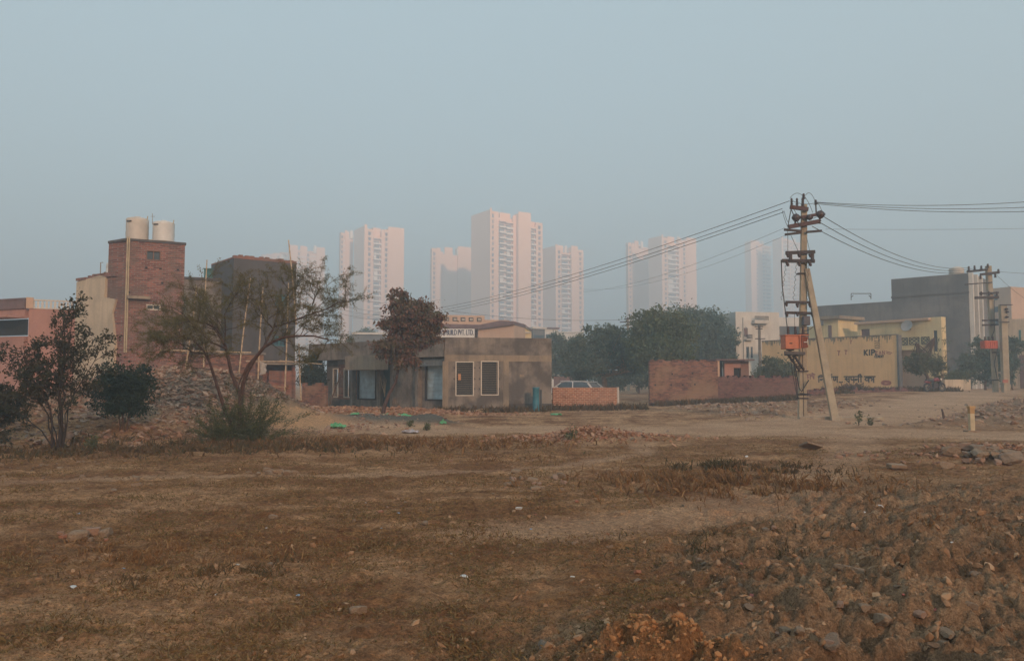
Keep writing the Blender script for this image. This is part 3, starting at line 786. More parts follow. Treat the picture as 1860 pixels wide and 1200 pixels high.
# tanks
def water_tank(px0, px1, pyb, pyt, Y, label, mat, ribs):
    r = (XX(px1, Y) - XX(px0, Y)) / 2; x = XX((px0 + px1) / 2, Y); z = HT + .13; h = HZ(pyt, Y) - z
    t = thing('water_tank', label, 'water tank', (x, Y, z))
    prof = [(r * .97, 0), (r, .05)]
    n = 9 if ribs else 3
    for i in range(n):
        a = .06 + (h * .84) * i / n; b = .06 + (h * .84) * (i + 1) / n
        prof += [(r, a + .01), (r * (.965 if ribs else .985), (a + b) / 2), (r, b - .01)]
    prof += [(r * .96, h * .92), (r * .72, h * .965), (r * .35, h * .98)]
    MB().lathe((0, 0, 0), prof, 28).build('tank_body', mat, t, True)
    MB().lathe((0, 0, h * .965), [(r * .34, 0), (r * .34, .05), (r * .28, .08)], 20).build('lid', mat, t, True)
    MB().tube([(r * .95, -.1, h * .85), (r * 1.03, -.1, h * 1.0), (r * 1.03, -.1, h * 1.04)], .025, 5).build('air_pipe', M_PIPE, t)
    MB().box(-r * .55, -r * .1, -r * 1.0 - .003, -r * .93, h * .74, h * .8).build('label_strip', M_INK, t)
    MB().tube([(-r * .8, -.2, 0.1), (-r * 1.05, -.35, .06), (-r * 1.1, -.45, 0.05)], .03, 5).build('outlet', M_PIPE, t)
water_tank(222, 261, 434, 395, 43.0, 'plain beige water tank on the brick house roof, the left one', M_TANK, False)
water_tank(271, 309, 438, 402, 43.3, 'ribbed paler water tank on the brick house roof, the right one', M_TANK2, True)
a = MB().tube([(0, 0, 0), (0, 0, .45), (-.02, 0, .62)], .014, 5).tube([(-.1, 0, .45), (.12, 0, .45)], .01, 4).build('aerial', M_CEM_LIGHT)
a.location = P(277, 398, 43.9) - Vector((0, 0, .3)); tag(a, 'tiny thin aerial sticking up between the two roof tanks', 'aerial')

# ---------------------------------------------------------------- dark cement house with bamboo scaffold
LD = Line.two(420, 50.0, 535, 52.6)
HD = HZ(464, 50) - .15; WD = LD.u(535)
dk = on_line('cement_house', 'tall dark cement house with a red brick coping behind the bamboo poles', 'house', LD)
hd = [(LD.u(497), LD.u(524), LD.z(510, 556), LD.z(510, 535)), (LD.u(495), LD.u(517), LD.z(506, 628), LD.z(506, 611))]
m = MB(); m.wall(0, WD, -.2, HD, 0, .23, hd); m.box(0, .23, .23, 4.2, -.2, HD); m.box(WD - .23, WD, .23, 4.2, -.2, HD); m.box(.23, WD - .23, 3.9, 4.2, -.2, HD)
m.build('wall', M_CEM_DARK, dk)
m = MB(); m.box(-.01, WD + .01, -.01, .24, HD + .003, HD + .17); m.box(-.01, .23, .243, 4.2, HD + .003, HD + .08)
for i in range(9): u = rnd.uniform(.2, WD - .4); m.box(u, u + .25, 0, .2, HD + .173, HD + .2 + rnd.uniform(.0, .06))
m.build('coping', M_BRICK, dk)
for h in hd:
    w = MB().box(h[0], h[1], .02, .08, h[2], h[2] + .05).box(h[0], h[1], .02, .08, h[3] - .05, h[3]).box((h[0] + h[1]) / 2 - .03, (h[0] + h[1]) / 2 + .03, .02, .08, h[2] + .05, h[3] - .05).build('window', M_TEAL, dk)
    MB().box(h[0], h[1], .14, .16, h[2], h[3]).build('pane', m_plain('blue_pane', (0.03, 0.075, 0.10), .3, .4, 3), w)
# grey block between the brick house and the dark house
Lg = Line.two(318, 50.5, 425, 52)
gb = on_line('grey_house', 'low grey roofed block half hidden between brick house and dark cement house', 'house', Lg)
zg = HZ(508, 51); MB().box(0, Lg.u(424), 0, 4, -.2, zg).build('wall', M_CEM, gb); MB().box(-.1, Lg.u(424), -.1, 4, zg + .003, zg + .15).build('roof', M_CEM_DARK, gb)
ts = thing('roof_shed', 'teal metal sheet shed standing on the grey roof left of the dark house', 'shed', (XX(379, 53), 53, zg + .15))
m = MB(); wv = .95
for i in range(24):
    x0 = -wv / 2 + wv * i / 24; x1 = -wv / 2 + wv * (i + 1) / 24; m.box(x0, x1, (i % 2) * .03, .06, 0, .82)
m.build('sheet', M_TEAL, ts); MB().box(-wv / 2 - .05, wv / 2 + .05, -.1, .9, .823, .86).build('roof', M_TEAL, ts)
# low brick building and lean-to behind the rubble
Ll2 = Line.two(272, 43.6, 478, 46.4)
lb = on_line('brick_outbuilding', 'low patched brick outbuilding behind the rubble heap with pale plaster corner', 'building', Ll2)
zl = 3.1; wlb = Ll2.u(478)
MB().box(Ll2.u(302), wlb, 0, 1.9, -.2, zl).build('brick_wall', M_BRICK_DULL, lb)
MB().box(0, Ll2.u(302) - .003, -.02, 1.9, -.2, zl).build('plaster_corner', M_CREAM, lb)
MB().box(-.1, wlb + .1, -.12, 2, zl + .003, zl + .12).build('roof', M_CEM, lb)
MB().box(Ll2.u(404), Ll2.u(413), -.03, -.003, HZ(673, 45), HZ(671, 45)).build('tile_chip', M_WHITE_METAL, lb)
Ls = Line.two(447, 47.2, 538, 48.4)
le = on_line('brick_shed', 'open fronted brick shed with a thin bamboo edged roof beside the dark house', 'shed', Ls)
zs = HZ(662, 47.5); ws = Ls.u(537)
m = MB().wall(0, ws, -.2, zs, 1.2, .2, ()).box(Ls.u(488), ws, 0, .2, -.2, zs - .35).box(ws - .2, ws, .2, 1.2, -.2, zs)
m.build('brick_wall', M_BRICK, le)
MB().box(0, Ls.u(468), 0, .2, -.2, zs - .05).build('cement_wall', M_CEM, le)
MB().box(-.15, ws + .1, -.35, 1.5, zs + .003, zs + .09).build('roof', M_CEM_LIGHT, le)
# bamboo scaffold poles
GSC = 'bamboo scaffold poles standing before the dark house'
def bamboo(px0, py0, px1, py1, Y0, Y1, label, r=.042, seed=0, group=GSC):
    a, b = P(px0, py0, Y0), P(px1, py1, Y1)
    m = MB(); n = 14; d = (b - a); pts = []; rad = []
    rr = random.Random(seed)
    off = Vector((rr.uniform(-1, 1), 0, 0)) * d.length * .012
    for i in range(n * 3 + 1):
        t = i / (n * 3); pts.append(d * t + off * math.sin(t * math.pi)); rad.append(r * (1.22 if i % 3 == 0 else 1.0) * (1 - .35 * t))
    m.tube(pts, rad, 7)
    o = m.build('bamboo_pole', M_BAMBOO, None, True); o.location = a
    tag(o, label, 'pole', group)
bamboo(370, 690, 376, 472, 43.0, 43.4, 'bamboo pole rising to the teal roof shed, second from the left', seed=1)
bamboo(333, 690, 357, 520, 42.6, 42.9, 'leftmost leaning bamboo pole, nearest the brick house', seed=2)
bamboo(432, 700, 455, 505, 43.3, 43.6, 'bamboo pole leaning right, third from the left, before the dark house', seed=3)
bamboo(468, 712, 478, 522, 44.2, 44.4, 'upright bamboo pole before the middle of the dark house', seed=4)
bamboo(517, 716, 524, 514, 45.0, 45.2, 'bamboo pole passing the blue window of the dark house', seed=5)
bamboo(538, 590, 524, 436, 46.4, 46.8, 'tallest bamboo pole, its tip above the dark house corner', .045, seed=6)
bamboo(547, 730, 543, 624, 45.0, 45.2, 'rightmost short bamboo pole by the grey workshop', seed=7)
G2 = 'bamboo rails lashed level across the scaffold'
bamboo(262, 635, 456, 640, 42.8, 43.4, 'long level bamboo along the outbuilding roof edge', .05, 8, G2)
bamboo(447, 656, 562, 657, 44.4, 44.8, 'level bamboo rail along the shed roof edge', .035, 9, G2)
bamboo(508, 655, 585, 661, 44.3, 44.9, 'level bamboo rail sticking out towards the workshop', .03, 10, G2)
bamboo(450, 699, 520, 703, 45.2, 45.6, 'low level bamboo rail across the open shed', .022, 11, G2)
# hanging cloth
V = []; q = []
for i in range(8):
    for j in range(10):
        V.append((i * .05 + .02 * math.sin(j * 1.3), .05 * math.sin(i * 1.9 + j * .4), -j * .085 * (1 - .04 * i) - (0.02 * i)))
for i in range(7):
    for j in range(9): q += [i * 10 + j, i * 10 + j + 1, (i + 1) * 10 + j + 1, (i + 1) * 10 + j]
o = np_mesh('hanging_cloth', np.array(V), 4, q, m_plain('rag', (0.42, 0.38, 0.34), .9, .3, 4), None, True); o.location = P(472, 656, 44.3)
sm = o.modifiers.new('thick', 'SOLIDIFY'); sm.thickness = .012
tag(o, 'pale rag hanging from the bamboo rail of the brick shed', 'cloth')
o = MB().tube([(-.42, 0, 0), (-.36, 0, .0), (-.1, .02, .02), (.15, 0, 0), (.38, .01, .0), (.44, 0, 0)], [.03, .1, .11, .1, .1, .03], 10).build('green_sack', m_plain('mint_sheet', (0.16, 0.36, 0.28), .6, .2, 4), None, True)
o.location = P(358, 688, 32.5) ; o.location.z = H(o.location.x, o.location.y) + .09
tag(o, 'rolled mint green sheet lying on top of the rubble heap', 'sheet')

# ---------------------------------------------------------------- pink house at the left edge
LK = Line.two(48, 45, 140, 46.2)
zk = HZ(560, 45)
pk = on_line('pink_house', 'pink washed house with a pierced white balustrade at the left edge', 'house', LK)
WK = LK.u(140)
MB().box(0, WK, 0, 5, -.2, zk).build('front_wall', M_PINK, pk)
Lside = Line(48, 45, math.degrees(LK.a) + 128)
Mi = Matrix.Rotation(math.radians(128), 4, 'Z')
def sb(mb, a, b, c, d, e, f_): return mb.box(a, b, c, d, e, f_, Mi)
m = MB(); sb(m, 0.3, 9, -.25, -.003, -.2, HZ(610, 45)); sb(m, 0.3, 9, -.35, -.0, HZ(576, 45), zk)
m.build('side_wall', M_PINK, pk)
m = MB(); m.v += []; sb(m, 0.1, 9, .0, 1.2, HZ(578, 45), HZ(574, 45)); m.build('canopy', M_PINK, pk)
m = MB(); sb(m, .3, 9, -.2, -.1, HZ(608, 45), HZ(579, 45)); m.build('porch_shade', M_DARK, pk)  # shade under the canopy, put into the colour of a near-black panel
m = MB(); sb(m, .2, 9, 0, .12, zk, zk + .5); sb(m, .2, 9, -.03, .15, zk + .503, zk + .6)
m.build('side_parapet', M_BROWN, pk)
MB().box(-.15, .2, -.08, .25, zk + .003, zk + .62).build('corner_post', M_PEACH, pk)
bl = MB(); u = .22; hB = .45
bl.box(.2, WK, -.03, .12, zk + hB, zk + hB + .08); bl.box(.2, WK, -.03, .12, zk, zk + .05)
while u < WK - .2:
    for k in range(5):
        z = zk + .05 + k * .08
        w_ = .03 + .045 * abs(math.cos(k * 1.2))
        bl.box(u - w_, u + w_, .0, .08, z, z + .08)
    u += .21
bl.build('balustrade', M_WHITE, pk)
# ---------------------------------------------------------------- houses beyond the workshop
LS = Line.two(770, 88, 880, 90)
so = on_line('office_block', 'peach office block with a row of small windows above the white name board', 'building', LS)
zt = HZ(572, 89); zm = HZ(590, 89)
MB().box(0, LS.u(880), 0, 6, -.2, zt).build('upper_wall', M_PEACH, so)
MB().box(LS.u(880) + .003, LS.u(935), 2, 7, -.2, HZ(578, 90)).build('rear_wall', M_PEACH, so)
for i in range(6):
    px = 796 + i * 14.8
    u = LS.u(px); wz = HZ(579.5, 89)
    w = MB().box(u - .26, u + .26, -.08, -.003, wz - .22, wz + .22)
    w = w.build('window', M_BLACK, so)
    MB().box(u - .16, u + .18, -.10, -.083, wz + .02, wz + .1).box(u - .16, u + .18, -.10, -.083, wz - .12, wz - .04).build('slat', M_WHITE_METAL, w)
MB().box(LS.u(780), LS.u(868), -1.4, -.01, zm - .35, zm - .003).build('canopy', M_BROWN, so)
LP = Line.two(868, 85, 935, 84)
pc = on_line('peach_house', 'peach rendered flat roofed house with brown roof band left of the little gable', 'house', LP)
zp = HZ(591, 85)
MB().box(0, LP.u(934), 0, 5, -.2, zp).build('wall', M_PEACH, pc)
n_ = MB(); n_.v = [(-3.2, -.2, zp - .15), (.1, -.4, zp + .02), (LP.u(910), -.4, zp + .45), (LP.u(935), -.4, zp + .35), (LP.u(935), -.4, zp + .003), (.2, -.4, zp - .4), (-3.2, -.2, zp - .5)]
k = len(n_.v); n_.v += [(x, 5, z) for x, y, z in n_.v]; n_.f = [tuple(range(k)), tuple(reversed(range(k, 2 * k)))] + [((i + 1) % k, i, i + k, (i + 1) % k + k) for i in range(k)]
n_.build('roof', M_BROWN, pc)
bd = thing('name_board', 'white name board with navy capital letters under the office block canopy', 'sign', (XX(800, 80), 80, HZ(610.5, 80) ))
bw_ = XX(863, 80) - XX(793, 80)
MB().box(-.45, bw_ - .45, 0, .06, -.9, HZ(597, 80) - HZ(610.5, 80)).build('board', m_plain('board_white', (0.72, 0.70, 0.66), .6, .06), bd)
pm = MB()
for u in (0.2, bw_ - .9): pm.box(u, u + .1, .07, .17, -3.8, 0)
pm.build('post', M_IRON, bd)
def text_mesh(txt, size, mat, parent, loc, rot=(math.pi / 2, 0, 0), name='lettering', ext=.004, sx=1.0, width=None):
    cu = bpy.data.curves.new(name, 'FONT'); cu.body = txt; cu.size = size; cu.extrude = ext; cu.offset = 0.0
    tmp = bpy.data.objects.new(name, cu); COL.objects.link(tmp)
    dg = bpy.context.evaluated_depsgraph_get(); me = bpy.data.meshes.new_from_object(tmp.evaluated_get(dg))
    bpy.data.objects.remove(tmp)
    me.materials.clear(); me.materials.append(mat)
    co = np.empty(len(me.vertices) * 3, np.float32); me.vertices.foreach_get('co', co); co = co.reshape(-1, 3)
    if width: sx = width / (co[:, 0].max() - co[:, 0].min())
    co[:, 0] *= sx; me.vertices.foreach_set('co', co.ravel())
    o = bpy.data.objects.new(name, me); COL.objects.link(o); o.parent = parent
    o.location = loc; o.rotation_euler = rot
    return o
t1 = text_mesh('PROPBUILD PVT. LTD.', .78, M_INK_BLUE, bd, (-.33, -.012, .12), width=bw_ - .25)
for dx in (.02, -.02):
    c = t1.copy(); COL.objects.link(c); c.parent = bd; c.location.x += dx; c.location.y -= .004; c.name = 'lettering'
LGb = Line.two(933, 92, 967, 92)
gh = on_line('gabled_house', 'small cream gabled house just right of the peach house', 'house', LGb)
wg = LGb.u(967); ze = HZ(601, 92); zr = HZ(589, 92)
MB().box(.1, wg - .1, 0, 5, -.2, ze).build('wall', M_YELLOW_LIGHT, gh)
n_ = MB(); n_.v = [(.1, 0, ze), (wg - .1, 0, ze), (wg / 2, 0, zr - .1), (.1, 5, ze), (wg - .1, 5, ze), (wg / 2, 5, zr - .1)]; n_.f = [(0, 1, 2), (5, 4, 3), (0, 3, 4, 1), (1, 4, 5, 2), (2, 5, 3, 0)]; n_.build('gable', M_YELLOW_LIGHT, gh)
rr_ = MB(); rr_.bar((-.05, -.2, ze + .02), (wg / 2, -.2, zr + .02), .5, .1); rr_.bar((wg + .05, -.2, ze + .02), (wg / 2, -.2, zr + .02), .5, .1); rr_.build('roof_edge', M_BROWN, gh)
MB().box(.2, wg - .2, -.25, -.003, ze - .25, ze - .12).build('band', M_WHITE, gh)
MB().lathe((wg / 2, -.03, (ze + zr) / 2), [(.12, -.12), (.16, 0), (.12, .12)], 10).build('round_vent', M_BROWN, gh)
for (a, b, c, Y, top, lab, mt) in ((968, 990, 0, 130, 597, 'faint grey house beyond the little gable', M_CEM_BLUE), (988, 1014, 0, 150, 597, 'faint flat cream house beyond the dark leafy trees at the workshop corner', M_WHITE),
                                   (640, 700, 0, 120, 607, 'faint low grey house behind the workshop roof left of the reddish tree', M_CEM_BLUE), (1003, 1060, 0, 190, 604, 'pale low block at the foot of the right peach tower', M_WHITE)):
    L = Line.two(a, Y, b, Y + 1); h = on_line('distant_house', lab, 'house', L)
    zt_ = HZ(top, Y); MB().box(0, L.u(b), 0, 8, -.2, zt_).build('wall', mt, h); MB().box(-.2, L.u(b) + .2, -.3, 8, zt_ + .003, zt_ + .3).build('roof', M_WHITE if a != 988 else M_BROWN, h)
    for f_ in (.3, .7): MB().box(L.u(b) * f_ - .5, L.u(b) * f_ + .5, -.05, -.003, zt_ - 2.4, zt_ - 1.0).build('window', M_GLASS, h)

# ---------------------------------------------------------------- white house beyond the trees
LW = Line.two(1296, 92, 1338, 86)
wh = on_line('white_house', 'whitewashed two-storey house with railed terrace behind the round trees', 'house', LW)
W1 = LW.u(1338); zt = HZ(566, 86)
MB().box(0, W1, 0, 5, -.2, zt).build('side_wall', M_WHITE, wh)
R_ = Matrix.Translation(Vector((W1, 0, 0))) @ Matrix.Rotation(-LW.a + math.radians(12), 4, 'Z')
def pw(px, Y=86.5): return (XX(px, Y) - XX(1338, 86))
def bx2(a, b, y0, y1, p0, p1): return MB().box(pw(a), pw(b), y0, y1, HZ(p0, 86.5), HZ(p1, 86.5), R_)
m = bx2(1338, 1349, 0.01, 4, 700, 570); m.build('front_wall', M_WHITE, wh)
bx2(1349.05, 1366, -.2, 4, 700, 577).build('front_wall', M_WHITE, wh)
bx2(1366.05, 1393, .5, 4, 700, 592).build('front_wall', M_WHITE, wh)
bx2(1366.1, 1395, -.8, .49, 588, 582).build('terrace_slab', M_WHITE, wh)
rl = MB()
for px in np.arange(1367, 1394, 2.2): rl.box(pw(px), pw(px) + .04, -.78, -.74, HZ(582, 86.5), HZ(576, 86.5), R_)
rl.box(pw(1367), pw(1394), -.8, -.72, HZ(576, 86.5), HZ(575, 86.5), R_); rl.build('railing', M_IRON, wh)
bx2(1350, 1357, -.26, -.203, 611, 596).build('window', M_BROWN, wh)
rl = MB()
for px in np.arange(1351, 1362, 1.3): rl.box(pw(px), pw(px) + .03, -.7, -.66, HZ(616, 86.5), HZ(609, 86.5), R_)
rl.box(pw(1350), pw(1362), -.72, -.64, HZ(609, 86.5), HZ(608, 86.5), R_); rl.build('railing', M_IRON, wh)
bx2(1350, 1364, -.75, -.204, 618, 616).build('balcony_slab', M_WHITE, wh)
bx2(1371, 1383, .44, .497, 616, 592).build('door', M_BROWN, wh)
bx2(1354, 1366, -.26, -.203, 650, 630).build('window', M_GLASS, wh)
bx2(1357, 1360, -.5, -.27, 655, 630).build('curtain', M_WHITE, wh)
# grey low block right of it
Lq = Line.two(1392, 92, 1484, 93); q_ = on_line('grey_block', 'low grey block beyond the yellow wall behind the transformer pole', 'building', Lq)
MB().box(0, Lq.u(1484), 0, 6, -.2, HZ(592, 92)).build('wall', M_CEM_BLUE, q_); MB().box(Lq.u(1408), Lq.u(1416), -.05, -.003, HZ(590, 92) - 1.8, HZ(590, 92) - .6).build('window', M_GLASS, q_)
Lq = Line.two(1400, 100, 1470, 101); q_ = on_line('white_block', 'faint white flat roofed block behind the grey block by the pole', 'building', Lq)
MB().box(0, Lq.u(1468), 0, 6, -.2, HZ(576, 100)).build('wall', M_WHITE, q_); MB().box(Lq.u(1407), Lq.u(1415), -.05, -.003, HZ(590, 100), HZ(580, 100)).build('window', M_BROWN, q_)

# ---------------------------------------------------------------- yellow wall with painted writing
LY = Line.two(1385, 72.5, 1631, 62.0)
yw = on_line('painted_wall', 'long yellow boundary wall painted with advertising letters', 'wall', LY)
WY = LY.u(1631); zy = HZ(608, 62)
m = MB(); us = np.linspace(0, WY, 26)
m.box(0, WY, 0, .3, 0.2, zy)
m.build('plastered_wall', M_YELLOW, yw)
m = MB()
for i in range(150):
    u = rnd.uniform(.02, WY - .3); w_ = rnd.uniform(.04, .2); h_ = rnd.uniform(.04, .5) * rnd.random() + .04
    m.quad((u, -.004 - i * 5e-5, zy - .003), (u + w_, -.004 - i * 5e-5, zy - .003), (u + w_ * .8, -.004 - i * 5e-5, zy - h_), (u + w_ * .3, -.004 - i * 5e-5, zy - h_ * 1.3))
m.build('damp_stain', m_plain('damp', (0.27, 0.215, 0.14), .95, .4, 3), yw)
MB().box(-.02, WY + .02, -.03, .33, zy + .003, zy + .06).build('coping', M_CEM, yw)
MB().box(WY + .003, WY + .16, -.05, .4, .3, zy).build('end_pillar', M_CEM_BLUE, yw)
# strokes are laid out on a letter grid, then set on the wall 8 mm proud of it
def strokes(lines, name, mat, px_l, px_r, py_t, py_b, thick, box_w, box_h, y=-.008):
    """lines: polylines in letter units (x right, y up) within box_w x box_h, mapped on the wall between pixel columns"""
    u0, u1 = LY.u(px_l), LY.u(px_r); z1 = LY.z((px_l + px_r) / 2, py_t); z0 = LY.z((px_l + px_r) / 2, py_b)
    m = MB(); k = 0
    for ln in lines:
        th_ = thick
        for a, b in zip(ln[:-1], ln[1:]):
            A = Vector((u0 + (u1 - u0) * a[0] / box_w, z0 + (z1 - z0) * a[1] / box_h)); B = Vector((u0 + (u1 - u0) * b[0] / box_w, z0 + (z1 - z0) * b[1] / box_h))
            d = (B - A); L_ = d.length
            if L_ < 1e-6: continue
            d /= L_; n = Vector((-d.y, d.x)) * th_ / 2; e = d * th_ * .35
            k += 1; yy = y - k * 1e-4
            A, B = A - e, B + e
            m.quad((A.x - n.x, yy, A.y - n.y), (B.x - n.x, yy, B.y - n.y), (B.x + n.x, yy, B.y + n.y), (A.x + n.x, yy, A.y + n.y))
    return m.build(name, mat, yw)
def arc(cx, cy, rx, ry, a0, a1, n=9): return [(cx + rx * math.cos(math.radians(a0 + (a1 - a0) * i / n)), cy + ry * math.sin(math.radians(a0 + (a1 - a0) * i / n))) for i in range(n + 1)]
# "nirmaan... sapnon kaa" in Devanagari, letter cell height 10, head line at y = 8
D = []
def bar_(x0, x1): D.append([(x0, 8), (x1, 8)])
# short-i sign + na
D += [[(0.3, 8), (0.3, 0.2)], arc(2.6, 8, 2.4, 2.2, 180, 20)]; bar_(-.4, 6.4)
D += [[(5.3, 8), (5.3, 0)], [(5.3, 4.2), (3.0, 4.2)], arc(2.5, 3.7, .7, .7, 0, 340, 8)]
# ma + aa + reph
bar_(6.6, 14.0)
D += [[(8.0, 8), (8.0, 2.8)], arc(7.6, 2.5, .6, .6, 20, 340, 7), [(8.0, 3.1), (11.0, 3.1)], [(11.0, 8), (11.0, 0)], [(13.0, 8), (13.0, 0)], arc(13.2, 10.0, 1.1, 1.2, 250, 60, 6)]
# na (retroflex)
bar_(14.0, 19.4)
D += [[(15.2, 8), (15.2, 4)], arc(16.1, 4, .9, 1.4, 180, 360, 7), [(17.0, 8), (17.0, 4)], [(18.6, 8), (18.6, 0)]]
for x in (20.6, 22.0, 23.4): D.append([(x, 0.2), (x + .5, .2)])
# sa
bar_(25.4, 31.0)
D += [[(26.2, 8), (27.6, 8), (27.8, 6), (26.4, 4.8), (28.8, 1.6), (29.6, .6)], [(27.2, 4.6), (30.2, 4.6)], [(30.2, 8), (30.2, 0)]]
# pa
bar_(31.0, 35.6)
D += [[(32.0, 8), (32.0, 5)], arc(33.2, 5, 1.2, 1.6, 180, 300, 6), [(33.8, 3.6), (34.7, 3.6)], [(34.7, 8), (34.7, 0)]]
# na + o matra + anusvara
bar_(35.6, 42.4)
D += [[(39.0, 8), (39.0, 0)], [(39.0, 4.2), (36.9, 4.2)], arc(36.5, 3.7, .7, .7, 0, 340, 8), [(41.4, 8), (41.4, 0)], arc(40.2, 8.2, 1.5, 2.6, 20, 150, 7), [(41.0, 10.9), (41.3, 11.1)]]
# ka + aa
bar_(44.6, 54.4)
D += [[(48.6, 8), (48.6, 0)], arc(46.9, 4.3, 1.7, 1.8, 0, 350, 12), arc(50.1, 4.2, 1.6, 2.0, 150, -60, 9), [(53.0, 8), (53.0, 0)]]
tag(strokes(D, 'lettering', M_INK, 1487, 1590, 680.5, 694, .10, 54.4, 10.6), 'black Hindi words painted low on the yellow wall')
# block letters of the worn mark
B = [[(0, 10), (0, 0)], [(4.5, 10), (.8, 5.2), (4.8, 0)], [(8, 10), (8, 0)], [(11.4, 0), (11.4, 10), (15, 9.6), (16.2, 7.5), (15, 5.2), (11.6, 4.8)], [(17.4, 2.0), (17.8, 0)]]
tag(strokes(B, 'lettering', M_INK, 1571.5, 1591, 635.5, 644.5, .12, 16.6, 10), 'worn black capitals KIP at the upper right of the yellow wall')
R2 = [[(0, 0), (0, 8), (4, 7.2), (0, 4.6), (4.4, 0)], [(7, 0), (9, 8), (11, 0)], [(8, 3), (10.4, 3)], [(14, 0), (14, 8), (18, 0), (18, 8)], [(21, 7), (26, 5), (33, 3)], [(22, 3), (30, .5)]]
tag(strokes(R2, 'lettering', M_INK_RED, 1592, 1622, 637, 643.5, .06, 33, 8), 'faded red letters after the black capitals')
def small_caps(txt):
    S = {'C': [[(3, 4.2), (1.5, 5), (0, 3.8), (0, 1.2), (1.5, 0), (3, .8)]], 'E': [[(3, 5), (0, 5), (0, 0), (3, 0)], [(0, 2.5), (2.4, 2.5)]], 'M': [[(0, 0), (0, 5), (1.6, 2), (3.2, 5), (3.2, 0)]], 'N': [[(0, 0), (0, 5), (3, 0), (3, 5)]], 'T': [[(0, 5), (3.2, 5)], [(1.6, 5), (1.6, 0)]]}
    out = []; x = 0
    for ch in txt:
        out += [[(x + a, b) for a, b in l] for l in S[ch]]; x += 4.6
    return out
tag(strokes(small_caps('CEMENT'), 'lettering', M_INK, 1590, 1606.5, 645.2, 649.2, .045, 26.2, 5), 'small black word CEMENT below the red letters')
Wv = []
for k in range(5):
    z = 18 - k * 4
    Wv.append([(0, z + 1.5), (1.6, z), (3.0, z - .6), (4.6, z + 1.2), (5, z + 2.4)]); 
tag(strokes(Wv, 'painted_wave', M_INK, 1590.5, 1600, 618, 634, .045, 5, 20), 'stack of wavy strokes above the capitals')
RD = [[(0, 8), (13, 8)], arc(2, 5.6, 1.8, 1.6, 100, -120, 7), arc(2.2, 2.2, 2, 1.6, 110, -140, 7), [(6.6, 8), (6.6, 0)], [(6.5, 4), (9.5, 6.2), (11, 1)], [(11.6, 8), (11.6, 0)], [(9.2, 10.5), (11.8, 9)]]
tag(strokes(RD, 'lettering', M_INK_RED, 1463, 1480.5, 677.5, 688, .09, 13, 10.5), 'red Hindi letters peeping out right of the transformer pole')
for (a, b, c, d, s) in ((1523, 1527, 637, 645, .1), (1536, 1540, 636, 643, .1), (1546, 1549, 618, 624, .08)):
    strokes([[(0, 10), (2, 9.5), (3, 9)], [(1.6, 9.6), (1.2, 0)]], 'paint_trace', M_INK_RED, a, b, c, d, s, 3, 10)
RB = [arc(5, 3, 5, 2.6, 0, 350, 12)]
strokes(RB, 'paint_trace', M_INK_RED, 1602, 1617, 692, 698, .18, 10, 6)

# ---------------------------------------------------------------- pale yellow house behind that wall
LC = Line.two(1560, 74, 1713, 67.5)
yh = on_line('yellow_house', 'pale yellow two-storey house with balcony grilles behind the painted wall', 'house', LC, .6)
WH = LC.u(1713); zh = HZ(581, 68.5) - .6
ub = LC.u(1632)
fl1 = HZ(640, 69) - .6
hl = [(LC.u(1566), LC.u(1582), HZ(612, 73) - .6, HZ(597, 73) - .6), (LC.u(1698), LC.u(1705), HZ(638, 68) - .6, HZ(600, 68) - .6), (LC.u(1636), LC.u(1684), -.6, HZ(635, 69.3) - .6)]
m = MB().wall(0, WH, -1, zh, 0, .23, hl).box(0, .23, .23, 5, -1, zh).box(WH - .23, WH, .23, .7, -1, zh); m.build('wall', M_YELLOW_LIGHT, yh)
MB().box(.23, WH - .23, .5, .7, -1, zh - .2).build('inner_wall', M_PEACH, yh)
n_ = MB().box(-.1, LC.u(1694), -.35, -.003, zh - .02, zh + .18); n_.build('eave', M_PEACH, yh)
MB().box(0, WH, 0, .7, zh + .003, zh + .2).build('roof', M_YELLOW_LIGHT, yh)
MB().box(hl[0][0], hl[0][1], .1, .14, hl[0][2], hl[0][3]).build('window', M_BROWN, yh)
MB().box(hl[1][0], hl[1][1], .1, .14, hl[1][2], hl[1][3]).build('window', M_GLASS, yh)
for pa_, pb_ in ((1636, 1651), (1655, 1672), (1677, 1691)):
    u0, u1 = LC.u(pa_), LC.u(pb_); z0, z1 = HZ(625, 69) - .6, HZ(612, 69) - .6
    m = MB()
    for a, b in (((u0, z0), (u1, z0)), ((u0, z1), (u1, z1)), ((u0, z0), (u0, z1)), ((u1, z0), (u1, z1)), ((u0, z0), (u1, z1)), ((u0, z1), (u1, z0)), ((u0, (z0 + z1) / 2), ((u0 + u1) / 2, z1)), (((u0 + u1) / 2, z1), (u1, (z0 + z1) / 2)), ((u1, (z0 + z1) / 2), ((u0 + u1) / 2, z0)), (((u0 + u1) / 2, z0), (u0, (z0 + z1) / 2))):
        m.bar((a[0], -.06, a[1]), (b[0], -.06, b[1]), .035)
    m.build('grille', M_BLACK, yh)
u = LC.u(1657); z = HZ(592, 69) - .6
m = MB(); m.tube([(u, -.003, z - .25), (u, -.4, z - .1)], .04, 6); yh_c = m.build('dish_arm', M_IRON, yh)
m = MB(); prof = [(.08, 0), (.32, .07), (.5, .18), (.52, .2), (.48, .19), (.3, .1)]
m.lathe((0, 0, 0), prof, 18)
o = m.build('satellite_dish', m_plain('dish_grey', (.30, .29, .28), .5, .1), None, True)
o.location = yh.matrix_basis @ Vector((u, -.45, z)) if False else Vector((LC.X0 + LC.c * u + LC.s * .45, LC.Y0 + LC.s * u - LC.c * .45, z + .6))
o.rotation_euler = (math.radians(70), 0, LC.a); tag(o, 'round grey satellite dish fixed to the pale yellow house front', 'dish')
